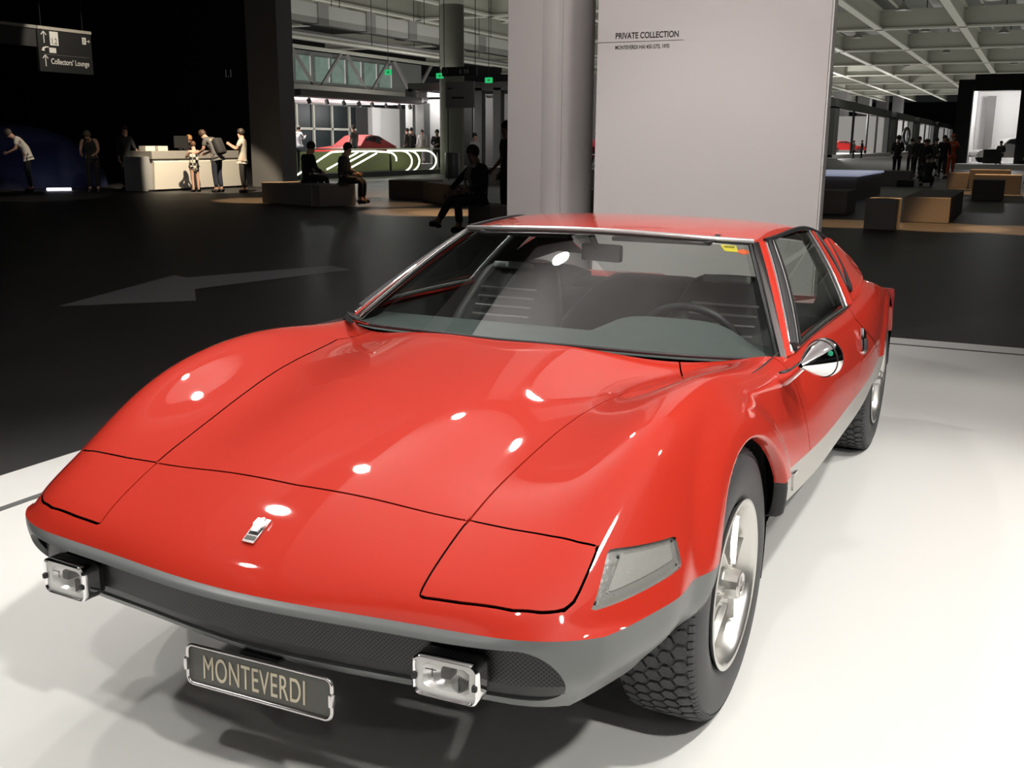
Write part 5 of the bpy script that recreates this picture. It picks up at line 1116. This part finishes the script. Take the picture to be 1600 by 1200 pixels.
far_car((-18.9, 126, .35), 1.9, mat('far_red_row', (.6, .02, .02), .3, coat=1), 'small red car inside the first bright booth of the far row', False, 4.2)
for i, y in enumerate((148, 171, 195, 218, 243)):
    o = MB().box((-27.2, y, 6.1), (2.0, 3.1, 12.2)).build('hall_pillar', M['pier']); tag(o, ('nearest', 'second', 'third', 'fourth', 'farthest')[i] + ' square grey pillar rising behind the far booth row', 'pillar', 'square pillars of the far aisle')
# ================================================================== HALL ROOF
struct(MB().box((-20, 110, 12.3), (150, 260, .2)).build('ceiling', M['ceil'])); struct(MB().box((-20, 300, 6), (150, .4, 12.5)).build('wall_far', M['darkwall']))
def beam(c, L, along):
    m = MB(); d = lambda w, l, h: (w, l, h) if along == 'y' else (l, w, h)
    m.box((c[0], c[1], 9.06), d(.50, L, .12)); m.box((c[0], c[1], 9.65), d(.06, L, 1.1)); m.box((c[0], c[1], 10.25), d(.50, L, .10)); return m
xs = [-9.5 + 5.3 * k for k in range(-6, 4)]; ys = [42.1 + 17.2 * k for k in range(0, 9)]
for i, x in enumerate(xs): tag(beam((x, 122), 170, 'y').build('roof_beam', M['steel']), 'long pale steel roof girder running away along the hall', 'roof beam', 'roof girders along the hall')
for i, y in enumerate(ys): tag(beam((-22, y), 68, 'x').build('cross_beam', M['steel']), 'pale steel cross girder of the hall roof', 'roof beam', 'roof girders across the hall')
lampm = None
for i, x in enumerate(xs[:-1]):
    for j, y in enumerate(ys[1:8]):
        if lampm is None:
            r_ = empty('bell_lamp', (0, 0, 0)); a1 = MB().lathe([(.10, .55), (.12, .35), (.42, .02), (.45, 0)], 'Z', 20).build('lamp_shade', M['duct'], r_, 60); a2 = MB().tube([(0, 0, .5), (0, 0, 2.62)], .04, 6).build('lamp_rod', M['dark'], r_); a3 = MB().lathe([(.001, .06), (.36, .06)], 'Z', 16).build('lamp_glass', mat('lamp_glow', (.6, .6, .55), .5, emit=(1, .97, .85), estr=.25), r_); lampm = (r_, a1, a2, a3); r = r_
        else:
            r = lampm[0].copy(); COL.objects.link(r)
            for ch in lampm[1:]: c2 = ch.copy(); COL.objects.link(c2); c2.parent = r
        r.location = (x + 2.1, y - 8.6 + (3 if (i + j) % 2 else 0), 9.6); tag(r, 'grey bell-shaped lamp hanging among the roof girders', 'lamp', 'bell lamps in the hall roof')
for i, x in enumerate(xs[:-1]):
    m = MB().lathe([(.48, 0), (.48, 150)], 'Y', 20, (x + 3.4, 44, 11.05)); tag(m.build('air_duct', M['duct'], None, 60), 'long round grey air duct under the hall roof', 'duct', 'round air ducts under the hall roof')
    m = MB().tube([(x + 1.1, 44, 10.46), (x + 1.1, 190, 10.46)], .12, 8); tag(m.build('sprinkler_pipe', M['steel'], None, 60), 'thin pale pipe running along the hall roof', 'pipe', 'pipes along the hall roof')
# left gallery: windows behind a lattice girder, square duct, long pipe
gw = empty('gallery_window_wall', (-34.5, 48.5, 5.05), 0, 'high strip of greenish gallery windows above the far stand', 'window wall')
MB().box((0, 0, 0), (.1, 17, 1.9)).build('gallery_wall', M['boothgrey'], gw)
for y in (-6.8, -5.3, -3.8, -2.1, -.6, 1.0, 2.6, 4.2): MB().box((.08, y, .05), (.08, 1.15, 1.30)).build('window_pane', mat('gallery_glass%d' % int(y * 10 + 99), (.14, .19, .17), .3, noise=(3, .5), emit=(.5, .75, .62), estr=.10), gw); MB().box((.12, y + .62, .05), (.08, .09, 1.30)).build('window_mullion', M['boothwhite'], gw)
lt = empty('lattice_girder', (-33.2, 48.0, 5.0), 0, 'grey steel lattice girder in front of the gallery windows', 'girder')
MB().box((0, 0, -.98), (.25, 18, .28)).build('bottom_chord', M['steel'], lt); MB().box((-.62, 0, -.98), (1.2, .3, .2)).build('wall_bracket', M['steel'], lt); MB().box((0, 0, 1.0), (.2, 18, .16)).build('top_chord', M['steel'], lt)
for i, y in enumerate(np.arange(-7.2, 7.3, 2.4)): MB().box((0, y, 0), (.12, .16, 2.6), rx=.80 if i % 2 else -.80).build('diagonal', M['pier'], lt)
sd_ = empty('square_duct', (-30.0, 46.0, 7.1), 0, 'long square grey ventilation duct crossing above the gallery windows', 'duct')
MB().box((0, 0, 0), (.9, 30, .85)).build('duct_body', M['duct'], sd_)
for y in (-10, -6, -2, 2, 6, 10): MB().box((.03, y, 0), (.96, .8, .95)).build('duct_collar', M['pier'], sd_)
lp_ = tag(MB().tube([(-29.5, 30, 5.95), (-29.5, 62, 5.95)], .09, 8).build('long_pipe', M['steel'], None, 60), 'long pale pipe under the square duct above the gallery windows', 'pipe')
for y in (36, 44, 52, 60): MB().tube([(-29.5, y, 6.0), (-29.5, y, 12.2)], .02, 6).build('hanger', M['dark'], lp_)
ct_ = tag(MB().box((-31.0, 46, 6.25), (2.4, 32, .12)).build('cable_tray', M['pier']), 'flat grey cable tray under the square duct', 'cable tray')
for y in (36, 44, 52, 60): MB().tube([(-31.9, y, 6.2), (-31.9, y, 12.2)], .02, 6).build('hanger', M['dark'], ct_)
for y in (-12, -4, 4, 12): MB().tube([(0, y, .3), (0, y, 5.1)], .02, 6).build('hanger', M['dark'], sd_)
lamp('AREA', 'gallery_roof_fill', (-28, 48, 4.3), (-28, 48, 20), 900, (1, .98, .9), 14, size_y=30)  # unseen upward light added to brighten the left roof structure
# unseen area light added to brighten the roof structure, with smaller ones facing down
lamp('AREA', 'hall_roof_fill', (-15, 118, 6.9), (-15, 118, 20), 24000, (1, .98, .90), 84, size_y=166)
for x, y, e in ((-30, 38, 25), (-24, 48, 25), (-10, 100, 500)):
    lamp('AREA', 'hall_downlight', (x, y, 8.6), (x, y, 0), e, (1, .97, .9), 8)
